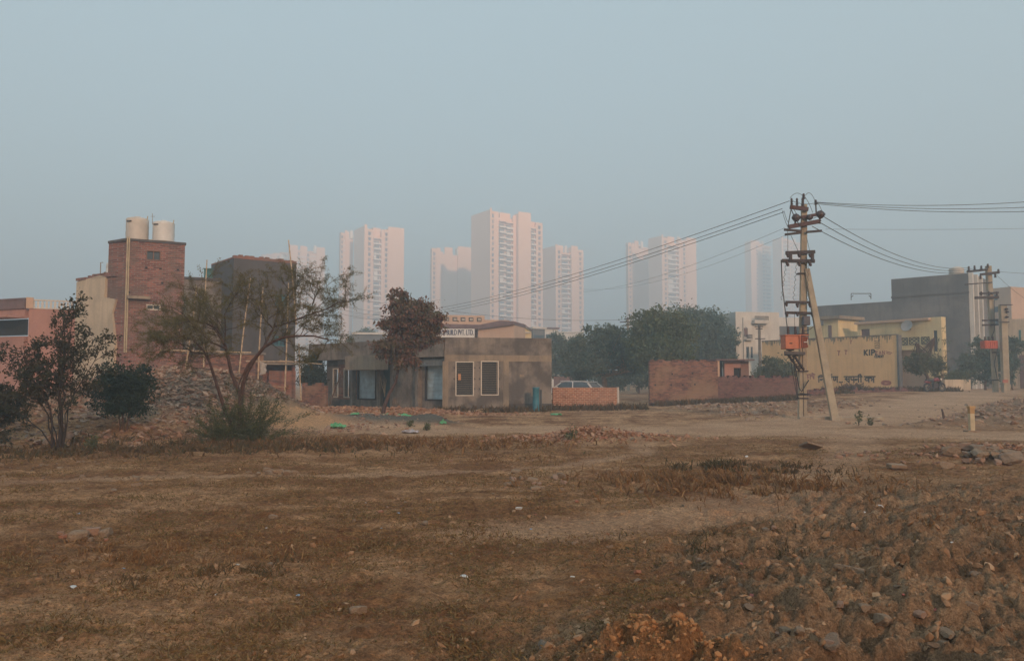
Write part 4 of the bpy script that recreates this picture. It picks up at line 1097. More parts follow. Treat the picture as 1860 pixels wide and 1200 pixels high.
Lc2 = Line.two(1498, 76, 1531, 74.5); yc = on_line('yellow_cabin', 'small pale yellow upper room with flat slab roof right of the transformer pole', 'house', Lc2)
wc = Lc2.u(1525); z1 = HZ(578, 74)
MB().box(0, wc, 0, 3.5, -.2, z1).build('wall', M_YELLOW_LIGHT, yc); MB().box(-.3, Lc2.u(1533), -.5, 3.8, z1 + .003, z1 + .3).build('roof_slab', M_CEM_LIGHT, yc)
MB().box(Lc2.u(1507), Lc2.u(1513), -.05, -.003, HZ(612, 75), HZ(590, 75)).build('window', M_BROWN, yc)
MB().box(-1.9, -.003, 0.5, 3, -.2, HZ(593, 78)).build('side_wall', M_YELLOW_LIGHT, yc)
for i in range(11): pass

# ---------------------------------------------------------------- big grey block on the right
LB = Line.two(1484, 88.4, 1765, 78.0)
gb2 = on_line('cement_block', 'big bare grey cement building with a stepped roof behind the yellow house', 'building', LB)
WB = LB.u(1765); us_ = LB.u(1624); zlo, zhi = HZ(549, 84), HZ(497, 78.5)
MB().box(0, us_ - .003, 0, 8, -.2, zlo).build('lower_wall', M_CEM_BLUE, gb2)
MB().box(us_, WB, 0, 8, -.2, zhi).build('upper_wall', M_CEM_BLUE, gb2)
MB().box(us_ - .05, WB + .05, -.06, -.003, HZ(536, 81) - .12, HZ(536, 81) + .05).build('floor_band', M_CEM_DARK, gb2)
pr = MB(); x0 = WB + .003
for v0 in (0.1, 1.9, 3.6): pr.box(x0, x0 + .35, v0, v0 + .4, -.2, zhi + .02)
pr.build('pilaster', M_WHITE, gb2)
pr = MB()
for z_ in (zhi - 3, zhi - 6.2): pr.box(x0, x0 + .05, .6, 1.8, z_, z_ + 1.6); pr.box(x0, x0 + .05, 2.4, 3.5, z_, z_ + 1.6)
pr.build('window', M_GLASS, gb2)
MB().box(us_ + .3, us_ + 1.5, -.03, -.003, 2.2, 6.5).build('stain_panel', M_CEM_DARK, gb2)
tb = MB().lathe((0, 0, 0), [(.68, 0), (.7, .1), (.68, .25), (.7, .3), (.68, .5), (.7, .55), (.68, .75), (.66, .8), (.3, .95), (.12, .98)], 22).build('water_tank', M_TANK, None, True)
tb.location = (XX(1744, 80.5), 80.5, zhi); tb.scale = (1.0, 1.0, 1.0); tag(tb, 'domed cream water tank on the big grey block at the right', 'water tank')
m = MB()
for a, b in (((1546, 545), (1546, 533)), ((1582, 543), (1582, 533)), ((1546, 533), (1582, 533)), ((1546, 540), (1550, 536)), ((1582, 540), (1578, 536))):
    m.tube([P(*a, 84.5), P(*b, 84.5)], .04, 4)
o = m.build('roof_frame', M_IRON); tag(o, 'thin rusty iron frame standing on the lower grey roof', 'frame')
# far right houses
Lf = Line.two(1785, 108, 1842, 104); fh = on_line('pink_block', 'hazy pink block behind the bare poles at the right edge', 'building', Lf)
MB().box(Lf.u(1808), Lf.u(1842), 0, 8, -.2, HZ(522, 105)).build('upper_wall', M_PEACH, fh); MB().box(0, Lf.u(1808) - .003, 1, 8, -.2, HZ(532, 107)).build('side_wall', M_CEM_BLUE, fh)
for i in range(3): MB().box(Lf.u(1812), Lf.u(1818), -.05, -.003, HZ(545 + i * 22, 106), HZ(535 + i * 22, 106)).build('window', M_GLASS, fh)
Lf = Line.two(1828, 84, 1890, 82); fh = on_line('pale_house', 'pale cream house cut by the right edge of the view', 'house', Lf)
MB().box(0, Lf.u(1890), 0, 8, -.2, HZ(580, 84)).build('wall', M_CREAM, fh)
MB().box(Lf.u(1844), Lf.u(1850), -.05, -.003, HZ(659, 84), HZ(638, 84)).build('window', M_GLASS, fh); MB().box(Lf.u(1854), Lf.u(1858), -.05, -.003, HZ(628, 84), HZ(600, 84)).build('window', M_TEAL, fh)
MB().box(Lf.u(1853), Lf.u(1885), -.05, -.003, .2, HZ(645, 84)).build('gate', M_BROWN, fh)
# low walls
def simple_wall(name, label, px0, Y0, px1, Y1, py_top, mat, capm=None, z0=-.3, th=.24, ragged=0):
    L = Line.two(px0, Y0, px1, Y1); w = on_line(name, label, 'wall', L)
    W = L.u(px1); zt = HZ(py_top, (Y0 + Y1) / 2)
    m = MB(); m.box(0, W, 0, th, z0, zt)
    if ragged:
        u = 0
        while u < W - .25:
            if rnd.random() < .6: m.box(u + .003, u + .22, .004, th - .004, zt + .003, zt + .08 * rnd.randint(1, ragged))
            u += .23
    m.build('brickwork', mat, w)
    if capm: MB().box(-.03, W + .03, -.03, th + .03, zt + .003, zt + .07).build('coping', capm, w)
    return w, L, W, zt
w, L, W, zt = simple_wall('brick_wall', 'short orange brick wall hiding two parked cars', 1004, 45.0, 1121, 45.4, 703.5, M_BRICK_ORANGE)
MB().box(W + .003, W + .1, -.02, .26, -.2, zt + .02).build('end_post', M_WHITE, w)
simple_wall('low_wall', 'low cream wall behind the parked motorcycle', 1716, 64.5, 1763, 66.5, 689, M_CREAM, None, .2)
simple_wall('kerb_wall', 'knee high reddish wall along the foot of the painted wall', 1450, 55.6, 1700, 61, 709, M_BRICK_PURPLE, None, .0, ragged=3)
simple_wall('low_wall', 'pinkish low wall far behind the parked cars', 1006, 84, 1046, 84, 684, M_PINK)
simple_wall('low_wall', 'dim brick wall stub left of the workshop windows', 549, 47.6, 592, 47.0, 700, M_BRICK_DULL, ragged=2)
# brick ruin
LRu = Line.two(1180, 52.0, 1306, 52.8)
ru = on_line('brick_ruin', 'roofless brick shed with a dark doorway beside the round trees', 'shed', LRu)
Wu = LRu.u(1304); zu = HZ(655.5, 52.4)
m = MB().box(0, Wu, 0, .24, -.3, zu)
u = .1
while u < Wu - .3:
    if rnd.random() < .5: m.box(u, u + .22, .01, .23, zu + .003, zu + .08)
    u += .24
m.build('wall', M_BRICK_DULL, ru)
hol = MB()
for px, py in ((1190, 699), (1219, 699), (1240, 698.5), (1262, 698), (1221, 679), (1258, 678)):
    u, z = LRu.u(px), LRu.z(px, py); hol.box(u - .05, u + .05, -.01, -.003, z - .05, z + .05)
hol.build('putlog_hole', M_DARK, ru)
y_in = 1.2
def bu(a, b, p0, p1, y0, y1): return MB().box(LRu.u(a), LRu.u(b), y0, y1, HZ(p0, 54), HZ(p1, 54))
bu(1306, 1311, 686, 655, .3, .5).build('plaster_jamb', M_PEACH, ru)
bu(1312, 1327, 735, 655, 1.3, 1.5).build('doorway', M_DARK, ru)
m = bu(1327.1, 1344, 735, 655.5, .9, 1.1); m.box(LRu.u(1344.1), LRu.u(1357), .9, 1.1, -.3, HZ(685, 54)); m.box(LRu.u(1344.1), LRu.u(1357), .9, 1.1, HZ(668, 54), HZ(655.5, 54)); m.build('inner_wall', M_PINK, ru)
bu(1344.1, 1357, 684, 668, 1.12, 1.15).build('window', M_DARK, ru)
bu(1357.1, 1372, 735, 655.5, .9, 3).build('brick_pier', M_BRICK, ru)
bu(1303, 1374, 654.8, 652.5, .2, 3.2).build('roof_slab', M_BROWN, ru)
simple_wall('brick_wall', 'long low purple brown brick wall left of the transformer pole', 1303, 52.9, 1449, 55.5, 686, M_BRICK_PURPLE, None, -.3, ragged=2)
# ---------------------------------------------------------------- vegetation helpers
def rot_rand(n, rs):
    """n random rotation matrices"""
    q = rs.normal(size=(n, 4)); q /= np.linalg.norm(q, axis=1)[:, None]
    w, x, y, z = q.T
    return np.stack([1 - 2 * (y * y + z * z), 2 * (x * y - z * w), 2 * (x * z + y * w), 2 * (x * y + z * w), 1 - 2 * (x * x + z * z), 2 * (y * z - x * w), 2 * (x * z - y * w), 2 * (y * z + x * w), 1 - 2 * (x * x + y * y)], -1).reshape(n, 3, 3)
def leaves(name, pts, size, mat, parent, rs, aspect=0.45, droop=0.0, dirs=None, jitter=0.4):
    """one small folded leaf (4 corners, bent) per point"""
    n = len(pts)
    base = np.array([[0, 0, 0], [0.5, aspect * .5, .06], [1, 0, -.04], [.5, -aspect * .5, .06]])
    Rm = rot_rand(n, rs)
    if dirs is not None or droop:
        d = Rm[:, :, 0].copy()
        if dirs is not None: d = d * jitter + dirs
        d[:, 2] -= droop
        d /= np.linalg.norm(d, axis=1)[:, None] + 1e-9
        side = np.cross(d, Rm[:, :, 1]); side /= np.linalg.norm(side, axis=1)[:, None] + 1e-9
        Rm = np.stack([d, side, np.cross(d, side)], -1)
    s = size * (0.6 + 0.8 * rs.rand(n))
    V = np.einsum('nij,kj->nki', Rm, base) * s[:, None, None] + pts[:, None, :]
    return np_mesh(name, V.reshape(-1, 3), 4, np.arange(n * 4), mat, parent)
def wander(a, d, length, steps, rr, wob=0.25, gravity=0.0):
    pts = [Vector(a)]; d = Vector(d).normalized()
    for i in range(steps):
        d = (d + Vector((rr.gauss(0, wob), rr.gauss(0, wob), rr.gauss(0, wob) - gravity))).normalized()
        pts.append(pts[-1] + d * length / steps)
    return pts
def sub_branches(mb, limb, n, length, r, rr, level, tips, wob=.2, grav=.02, t0=.3, spread=.8, up=.15, sides=5):
    """grow n smaller branches off a limb; tips collects the twigs' polylines"""
    for i in range(n):
        t = t0 + (1 - t0) * (i + rr.random()) / n
        k = t * (len(limb) - 1); j = min(int(k), len(limb) - 2)
        p = limb[j].lerp(limb[j + 1], k - j); d = (limb[j + 1] - limb[j]).normalized()
        s = Vector((rr.gauss(0, 1), rr.gauss(0, 1), rr.gauss(0, .7))).normalized()
        nd = (d * (1 - spread * .5) + s * spread + Vector((0, 0, up))).normalized()
        L_ = length * rr.uniform(.6, 1.15) * (1.15 - .5 * t)
        pl = wander(p, nd, L_, 5, rr, wob, grav)
        mb.tube(pl, [r * (1 - .8 * q / 5) for q in range(6)], sides if level > 0 else 3, cap=False)
        if level > 0: sub_branches(mb, pl, max(3, n // 2 + 1), length * .5, r * .5, rr, level - 1, tips, wob, grav, .25, spread, up, sides)
        else: tips.append(pl)
        if level > 0: tips.append(pl[3:])
def along(tips, per, rs, spread=.03):
    P0 = np.array([np.array(p) for t in tips for p in t[:-1]]); P1 = np.array([np.array(p) for t in tips for p in t[1:]])
    idx = rs.randint(0, len(P0), per); t = rs.rand(per)[:, None]
    d = P1[idx] - P0[idx]
    return P0[idx] + d * t + rs.normal(size=(per, 3)) * spread, d / (np.linalg.norm(d, axis=1)[:, None] + 1e-9)
M_BARK = m_plain('bark', (0.11, 0.065, 0.045), .95, .45, 12, bumpd=.01)
M_STEM = m_plain('dark_stem', (0.04, 0.028, 0.024), .95, .3, 10)
M_BARK_RED = m_plain('reddish_bark', (0.085, 0.045, 0.034), .95, .4, 10, bumpd=.01)
M_BARK_PALE = m_plain('pale_bark', (0.30, 0.20, 0.13), .95, .3, 6, bumpd=.01)
M_TWIG = m_plain('twig', (0.07, 0.05, 0.04), .95, .3, 10)
M_LF_ACACIA = m_leaf('fine_olive_leaves', [(0.085, 0.092, 0.028), (0.13, 0.12, 0.04), (0.18, 0.145, 0.055), (0.10, 0.095, 0.035)], clump=(0.17, 0.115, 0.045), cs=.7)
M_LF_DARK = m_leaf('dark_small_leaves', [(0.024, 0.034, 0.022), (0.045, 0.055, 0.033), (0.085, 0.08, 0.045), (0.03, 0.042, 0.03)], clump=(0.08, 0.05, 0.033), cs=1.5)
M_LF_SHRUB = m_leaf('deep_green_leaves', [(0.018, 0.036, 0.028), (0.03, 0.055, 0.035), (0.05, 0.075, 0.045), (0.024, 0.042, 0.03)], cs=2)
M_LF_RED = m_leaf('red_brown_leaves', [(0.20, 0.07, 0.05), (0.11, 0.05, 0.042), (0.28, 0.13, 0.09), (0.15, 0.09, 0.055), (0.12, 0.11, 0.06)], clump=(0.10, 0.125, 0.065), cs=1.1)
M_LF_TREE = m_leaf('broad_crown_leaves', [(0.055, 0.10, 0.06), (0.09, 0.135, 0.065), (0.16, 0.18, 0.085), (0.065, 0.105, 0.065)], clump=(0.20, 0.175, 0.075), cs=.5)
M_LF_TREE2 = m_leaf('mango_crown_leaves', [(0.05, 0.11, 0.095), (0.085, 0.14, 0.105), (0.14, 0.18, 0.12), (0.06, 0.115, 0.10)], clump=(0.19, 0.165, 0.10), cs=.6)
M_LF_BUSH = m_leaf('bush_leaves', [(0.07, 0.095, 0.045), (0.11, 0.13, 0.06), (0.17, 0.165, 0.08)], clump=(0.17, 0.125, 0.065), cs=1.2)
M_STRAW = m_leaf('dry_grass_blades', [(0.24, 0.125, 0.05), (0.16, 0.08, 0.036), (0.32, 0.20, 0.085), (0.11, 0.085, 0.036), (0.42, 0.29, 0.14), (0.20, 0.10, 0.042)], .9, .25, clump=(0.15, 0.125, 0.05), cs=.25)
M_WEED = m_leaf('dark_weed_blades', [(0.09, 0.072, 0.034), (0.15, 0.09, 0.045), (0.075, 0.078, 0.04), (0.22, 0.14, 0.07)], .9, .25, clump=(0.18, 0.095, 0.045), cs=.5)
def Hp(x, y): return Vector((x, y, H(x, y)))

# ---------------------------------------------------------------- thorn tree with a wide feathery crown
rr = random.Random(5); rs = np.random.RandomState(5)
TY = 22.0
base = P(430, 802, TY); base.z = H(base.x, base.y) - .05
tr_ = thing('thorn_tree', 'wide feathery thorn tree with reddish forked trunks in the left middle', 'tree', base)
def limb_px(pts, dy0, dy1):
    """pts in photograph pixels; depth drifts from dy0 to dy1 round the trunk's distance"""
    n = len(pts); return [P(x, y, TY + dy0 + (dy1 - dy0) * i / (n - 1)) - base for i, (x, y) in enumerate(pts)]
cp_ = lambda L_: [(250 + a / 3, 430 + b / 3) for a, b in L_]
A_ = limb_px(cp_([(540, 1110), (520, 1030), (480, 960), (455, 880), (430, 800), (412, 745), (395, 690), (360, 620), (300, 560), (240, 545), (165, 540)]), 0, -1.2)
A2 = limb_px(cp_([(360, 635), (310, 632), (270, 610), (215, 570), (120, 530)]), -.6, .4)
B_ = limb_px(cp_([(560, 1110), (575, 1050), (560, 870), (535, 800), (510, 740), (480, 600), (450, 540), (430, 500), (370, 470), (280, 450), (200, 440)]), .1, 1.0)
B2 = limb_px(cp_([(485, 610), (440, 590), (400, 575), (345, 520), (300, 480), (240, 410)]), .4, -.9)
B3 = limb_px(cp_([(450, 550), (410, 490), (395, 430), (350, 330), (290, 270)]), .5, 1.5)
B4 = limb_px(cp_([(475, 590), (478, 500), (475, 420), (520, 330), (560, 290)]), .5, -.5)
C_ = limb_px(cp_([(555, 1110), (558, 1000), (560, 900), (575, 800), (600, 730), (645, 655), (690, 600), (730, 575), (800, 545), (870, 540), (960, 540), (1040, 560)]), -.1, -1.0)
C2 = limb_px(cp_([(690, 595), (720, 535), (745, 490), (840, 462), (930, 425), (1040, 390), (1100, 350), (1130, 400)]), -.3, 1.2)
C3 = limb_px(cp_([(745, 490), (755, 440), (770, 390), (830, 300), (880, 250)]), .2, .6)
C4 = limb_px(cp_([(740, 500), (700, 460), (670, 410), (640, 340)]), .2, -.8)
C5 = limb_px(cp_([(930, 425), (960, 350), (985, 290), (950, 250)]), .8, .2)
C6 = limb_px(cp_([(640, 660), (600, 700), (560, 780), (545, 830)]), -.2, -.3)
tm = MB()
limbs = [(A_, .06), (A2, .022), (B_, .068), (B2, .03), (B3, .022), (B4, .02), (C_, .072), (C2, .036), (C3, .02), (C4, .02), (C5, .015), (C6, .045)]
for l, r in limbs:
    n = len(l); tm.tube(l, [r * (1 - .75 * i / (n - 1)) for i in range(n)], 8, cap=False)
tm.build('trunk', M_BARK_RED, tr_, True)
bm_ = MB(); tips = []
for l, r in limbs[:-1]:
    t0 = .5 if r > .05 else .12
    sub_branches(bm_, l, 13 if r > .03 else 9, 1.35, .011, rr, 1, tips, .16, .05, t0, .75, .2, 4)
bm_.build('branches', M_TWIG, tr_)
pts, dirs = along(tips, 66000, rs, .032)
leaves('leaves', pts, .042, M_LF_ACACIA, tr_, rs, .35, .25, dirs, .9)
# green shoots round its foot
sh = thing('green_bush', 'green feathery bush growing round the foot of the thorn tree', 'bush', Hp(base.x + .15, base.y - .25))
bm_ = MB(); tips = []
for i in range(150):
    a = rr.uniform(0, 6.28); e = rr.uniform(.3, 1.45)
    L_ = rr.uniform(.9, 1.9) * (1.0 if math.cos(a) > 0 else .7)
    p0 = Vector((rr.gauss(0, .35), rr.gauss(0, .3), 0))
    tips.append(wander(p0, (math.cos(a) * math.cos(e), math.sin(a) * math.cos(e), math.sin(e)), L_, 5, rr, .1, .06))
    bm_.tube(tips[-1], [.008, .007, .005, .004, .003, .002], 3, cap=False)
bm_.build('stems', M_TWIG, sh)
pts, dirs = along(tips, 26000, rs, .03)
leaves('leaves', pts, .052, m_leaf('shoot_leaves', [(0.055, 0.08, 0.03), (0.10, 0.115, 0.04), (0.17, 0.15, 0.06)], cs=1), sh, rs, .3, .1, dirs, .8)

# ---------------------------------------------------------------- left tree: many thin stems, sparse dark leaves
def stem_tree(name, label, bx, by, H_, stems, nleaf, crown_r, lsize, mat, bark, seed, pieces=5, t0=.35):
    rr = random.Random(seed); rs = np.random.RandomState(seed)
    t = thing(name, label, 'tree', Hp(bx, by))
    m = MB(); b = MB(); tips = []
    for (dx, dy, top, r) in stems:
        pts = [Vector((dx * .06, dy * .06, -.08))]
        for i in range(1, 8):
            q = i / 7; pts.append(Vector((dx * (.10 + .90 * q ** 2.2) + rr.gauss(0, .03), dy * (.1 + .9 * q ** 2.2) + rr.gauss(0, .03), top * q)))
        m.tube(pts, [r * (1 - .75 * i / 7) for i in range(8)], 7, cap=False)
        sub_branches(b, pts, pieces, crown_r, r * .4, rr, 1, tips, .2, .0, t0, .8, .25)
    m.build('trunk', bark, t, True); b.build('branches', M_TWIG, t)
    pts, dirs = along(tips, nleaf, rs, .035)
    leaves('leaves', pts, lsize, mat, t, rs, .5, .15, dirs, 1.0)
    return t
b0 = P(105, 830, 18)
stem_tree('thin_tree', 'thin multi-stemmed tree with sparse dark leaves at the far left', b0.x, 18, 3.3,
          [(-1.3, .2, 2.0, .022), (-.7, -.4, 2.3, .028), (-.15, .3, 2.8, .03), (.12, 0, 3.2, .035), (.35, -.2, 2.9, .026), (.75, .4, 2.4, .02), (-1.0, .5, 1.5, .02), (-1.55, -.3, 1.2, .02), (.6, 0, 2.0, .018)],
          8500, .8, .072, M_LF_DARK, M_STEM, 21, 9, .45)
o = stem_tree('low_leafy_tree', 'low leafy dark branches of a tree cut by the left edge', XX(-18, 18.6), 18.6, 2.2,
          [(-.2, 0, 2.0, .03), (.5, .2, 1.6, .025), (.9, -.2, 1.2, .02), (-.6, 0, 1.9, .02), (.3, 0, 1.0, .02)], 7500, .65, .07, M_LF_DARK, M_STEM, 22, 7, .2)
# ---------------------------------------------------------------- dense round shrub
def lobes_tree(name, label, bx, by, bz, lobes, nleaf, lsize, mat, bark, trunk, seed, cat='tree', droop=.25, shell=.45, group=None, rough=.35, twigs=60, asp=.5):
    """lobes: (dx, dy, z, rx, ry, rz) ellipsoids filled with leaf clumps; trunk: list of limbs (points, radius)"""
    rs = np.random.RandomState(seed); rr = random.Random(seed)
    t = thing(name, label, cat, (bx, by, bz), 0, group)
    m = MB()
    for pts, r in trunk:
        n = len(pts); m.tube(pts, [r * (1 - .55 * i / (n - 1)) for i in range(n)], 8, cap=False)
    m.build('trunk', bark, t, True)
    # clump centres, denser near the lobe surface, pushed in and out by noise
    out = []; vol = np.array([l[3] * l[4] * l[5] for l in lobes]) ** .75; vol /= vol.sum()
    for l, v in zip(lobes, vol):
        k = int(nleaf * v); ncl = max(16, k // 70)
        d = rs.normal(size=(ncl, 3)); d /= np.linalg.norm(d, axis=1)[:, None]
        rad = (1 - shell * rs.rand(ncl) ** 1.3) * (1 + rough * (rs.rand(ncl) - .45))
        c = d * rad[:, None] * np.array(l[3:6]) + np.array(l[0:3])
        ci = rs.randint(0, ncl, k); cs_ = .13 * (l[3] + l[5]) * (0.5 + rs.rand(ncl))
        out.append(c[ci] + rs.normal(size=(k, 3)) * cs_[ci][:, None] * np.array([1, 1, .6]))
    pts = np.vstack(out)
    b = MB()
    top = trunk[0][0][-1]
    for i in range(twigs):
        q = Vector(pts[rs.randint(len(pts))]); s0 = Vector(trunk[rs.randint(len(trunk))][0][-1])
        mid = s0.lerp(q, .5) + Vector((0, 0, -.04 * (q - s0).length))
        b.tube([s0, mid, q], [trunk[0][1] * .22, trunk[0][1] * .12, trunk[0][1] * .03], 4, cap=False)
    b.build('branches', bark, t)
    leaves('leaves', pts, lsize, mat, t, rs, asp, droop)
    return t
bs = P(222, 775, 21.6); bs.z = H(bs.x, 21.6)
lobes_tree('shrub_tree', 'dense dark green bushy little tree left of the rubble heap', bs.x, 21.6, bs.z,
           [(0, 0, 1.25, .62, .55, .5), (-.3, .1, .9, .5, .5, .45), (.35, 0, 1.0, .5, .45, .5), (.45, -.1, 1.4, .35, .35, .4), (-.25, 0, 1.5, .4, .4, .3), (.1, 0, .7, .5, .5, .35)],
           13000, .07, M_LF_SHRUB, M_BARK, [([Vector((.05, 0, -.1)), Vector((.0, 0, .4)), Vector((-.1, 0, 1.0))], .035), ([Vector((.1, 0, -.1)), Vector((.15, .05, .4)), Vector((.25, 0, 1.1))], .03), ([Vector((-.05, 0, -.1)), Vector((-.12, .05, .5)), Vector((-.3, 0, 1.2))], .025)], 31, 'tree', .6, .7)

# ---------------------------------------------------------------- reddish tree leaning over the workshop door
br = P(694, 757, 36.5); br.z = H(br.x, 36.5)
def rel(px, py, Y, o): return P(px, py, Y) - o
trk = [([rel(694, 760, 36.5, br), rel(699, 735, 36.5, br), rel(708, 712, 36.6, br), rel(718, 695, 36.8, br), rel(724, 670, 36.8, br), rel(726, 640, 37, br)], .10),
       ([rel(724, 672, 36.8, br), rel(712, 645, 36.5, br), rel(705, 610, 36.5, br)], .05), ([rel(725, 660, 36.8, br), rel(745, 630, 36.6, br), rel(762, 600, 36.6, br)], .06), ([rel(726, 645, 37, br), rel(730, 600, 37, br), rel(724, 545, 37, br)], .05)]
def lobe_px(px, py, w, h, Y, o, dy=0, depth=None):
    c = P(px, py, Y + dy) - o; k = Y / F; return (c.x, c.y, c.z, w * k, (depth or w) * k, h * k)
YR = 36.8
lobes_tree('reddish_tree', 'reddish brown leafed tree leaning before the grey workshop door', br.x, 36.5, br.z,
           [lobe_px(728, 540, 20, 26, YR, br), lobe_px(757, 560, 30, 24, YR, br, .3), lobe_px(735, 580, 36, 26, YR, br, -.2), lobe_px(784, 580, 24, 24, YR, br), lobe_px(712, 588, 26, 16, YR, br),
            lobe_px(718, 625, 38, 20, YR, br, -.2), lobe_px(762, 615, 34, 28, YR, br, .2), lobe_px(705, 638, 22, 12, YR, br), lobe_px(738, 650, 22, 24, YR, br, -.4), lobe_px(786, 605, 16, 20, YR, br)],
           12500, .17, M_LF_RED, M_BARK_RED, trk, 41, 'tree', .9, .8, rough=.8, twigs=130)
# ---------------------------------------------------------------- far trees right of the workshop
def tree_px(name, label, bpx, bY, lobes, nleaf, lsize, mat, bark, trunk_px, seed, tr_r=.2, group=None, droop=.3, dz=0):
    x = XX(bpx, bY); z = H(x, bY) + dz; o = Vector((x, bY, z))
    trunk = [([rel(a, b, bY + c, o) for a, b, c in l], tr_r * (1 if i == 0 else .55)) for i, l in enumerate(trunk_px)]
    trunk[0][0].insert(0, Vector((0, 0, -.2)))
    return lobes_tree(name, label, x, bY, z, [lobe_px(a, b, w, h, bY, o, d) for a, b, w, h, d in lobes], nleaf, lsize, mat, bark, trunk, seed, group=group, droop=droop, rough=.65, twigs=50, shell=.5)
GT = 'broad leafy trees beyond the brick walls'
tree_px('leafy_tree', 'broad leafy tree with a pale forked trunk behind the parked cars', 1099, 70,
        [(1060, 640, 30, 30, 0), (1090, 618, 34, 24, 0), (1120, 620, 30, 26, 1), (1075, 660, 34, 22, -1), (1130, 650, 34, 28, 0), (1045, 668, 24, 24, 0), (1105, 605, 26, 12, 0), (1150, 660, 26, 26, 1)], 15000, .27, M_LF_TREE2, M_BARK_PALE,
        [[(1098, 692, 0), (1095, 678, 0), (1100, 660, 0)], [(1096, 684, 0), (1088, 668, 0), (1084, 655, 0)], [(1100, 682, 0), (1120, 678, -.5), (1141, 674, -1)], [(1100, 660, 0), (1108, 630, 0)]], 51, .28, GT)
tree_px('leafy_tree', 'largest round green tree, left one of the tall pair behind the brick ruin', 1195, 66,
        [(1200, 590, 40, 26, 0), (1178, 605, 34, 30, 0), (1220, 600, 36, 30, 0), (1190, 635, 46, 26, -1), (1170, 625, 26, 26, 0), (1225, 635, 30, 22, 0), (1180, 580, 20, 16, 0), (1205, 655, 40, 16, 0), (1240, 615, 22, 22, 1), (1160, 600, 14, 14, 0)], 24000, .24, M_LF_TREE, M_BARK,
        [[(1196, 690, 0), (1195, 660, 0), (1190, 625, 0)], [(1195, 665, 0), (1215, 640, 0), (1225, 615, 0)], [(1194, 660, 0), (1175, 635, 0)]], 52, .25, GT)
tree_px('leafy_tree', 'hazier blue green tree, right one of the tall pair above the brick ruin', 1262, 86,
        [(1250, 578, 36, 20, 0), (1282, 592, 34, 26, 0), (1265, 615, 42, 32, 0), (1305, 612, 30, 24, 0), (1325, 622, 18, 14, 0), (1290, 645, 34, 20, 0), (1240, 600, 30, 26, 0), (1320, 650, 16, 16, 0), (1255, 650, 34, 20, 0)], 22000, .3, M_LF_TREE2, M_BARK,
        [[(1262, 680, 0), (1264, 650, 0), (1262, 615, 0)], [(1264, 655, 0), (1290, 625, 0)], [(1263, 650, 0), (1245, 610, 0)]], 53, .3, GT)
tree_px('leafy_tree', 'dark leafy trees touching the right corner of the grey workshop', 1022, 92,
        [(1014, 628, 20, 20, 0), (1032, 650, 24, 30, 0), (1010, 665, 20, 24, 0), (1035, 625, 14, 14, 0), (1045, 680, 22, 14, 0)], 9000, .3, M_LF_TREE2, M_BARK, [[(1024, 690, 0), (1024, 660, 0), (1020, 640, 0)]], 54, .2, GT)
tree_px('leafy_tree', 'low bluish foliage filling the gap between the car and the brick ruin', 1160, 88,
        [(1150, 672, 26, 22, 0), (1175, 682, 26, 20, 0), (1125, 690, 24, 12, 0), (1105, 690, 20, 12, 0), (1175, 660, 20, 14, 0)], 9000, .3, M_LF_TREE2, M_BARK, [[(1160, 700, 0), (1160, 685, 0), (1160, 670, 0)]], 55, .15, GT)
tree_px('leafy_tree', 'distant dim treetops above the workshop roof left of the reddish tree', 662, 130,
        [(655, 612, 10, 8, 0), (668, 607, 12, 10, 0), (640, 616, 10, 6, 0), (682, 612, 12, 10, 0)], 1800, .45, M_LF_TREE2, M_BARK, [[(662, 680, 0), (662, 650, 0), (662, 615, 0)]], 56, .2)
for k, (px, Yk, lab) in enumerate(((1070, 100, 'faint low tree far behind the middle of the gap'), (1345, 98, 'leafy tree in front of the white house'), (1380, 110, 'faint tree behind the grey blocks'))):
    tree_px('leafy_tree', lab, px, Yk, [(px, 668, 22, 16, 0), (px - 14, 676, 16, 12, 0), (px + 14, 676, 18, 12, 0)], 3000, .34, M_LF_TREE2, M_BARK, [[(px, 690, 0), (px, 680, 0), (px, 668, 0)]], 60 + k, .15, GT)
tree_px('bush', 'wild green bush hiding the left end of the yellow painted wall', 1405, 64,
        [(1410, 668, 26, 14, 0), (1392, 682, 18, 12, 0), (1428, 676, 16, 12, 0), (1400, 658, 12, 8, 0)], 5500, .2, M_LF_BUSH, M_BARK, [[(1405, 700, 0), (1406, 690, 0), (1406, 680, 0)]], 64, .06)
tree_px('leafy_tree', 'dark bush behind the scaffold pole left of the workshop', 572, 50,
        [(570, 668, 18, 20, 0), (582, 690, 14, 16, 0), (560, 690, 14, 16, 0), (572, 650, 12, 10, 0)], 6000, .16, M_LF_SHRUB, M_BARK, [[(572, 710, 0), (572, 695, 0), (570, 670, 0)]], 65, .07)
tree_px('leafy_tree', 'small green tree with a slanting dark trunk before the pale yellow house', 1690, 63.5,
        [(1665, 652, 16, 14, 0), (1688, 655, 18, 14, 0), (1672, 668, 18, 10, 0), (1703, 668, 14, 12, 0), (1650, 660, 10, 8, 0)], 5200, .17, M_LF_BUSH, M_BARK,
        [[(1688, 695, 0), (1680, 672, 0), (1674, 655, 0)], [(1680, 672, 0), (1670, 640, 0), (1664, 622, 0)], [(1676, 665, 0), (1690, 640, 0), (1698, 612, 0)]], 66, .17)
tree_px('leafy_tree', 'dark leafy tree behind the second transformer', 1790, 68,
        [(1790, 640, 22, 22, 0), (1772, 662, 22, 20, 0), (1810, 655, 18, 24, 0), (1782, 620, 14, 10, 0), (1750, 680, 22, 12, 0), (1800, 685, 18, 12, 0)], 9000, .2, M_LF_TREE2, M_BARK, [[(1790, 705, 0), (1790, 680, 0), (1790, 650, 0)]], 67, .12)
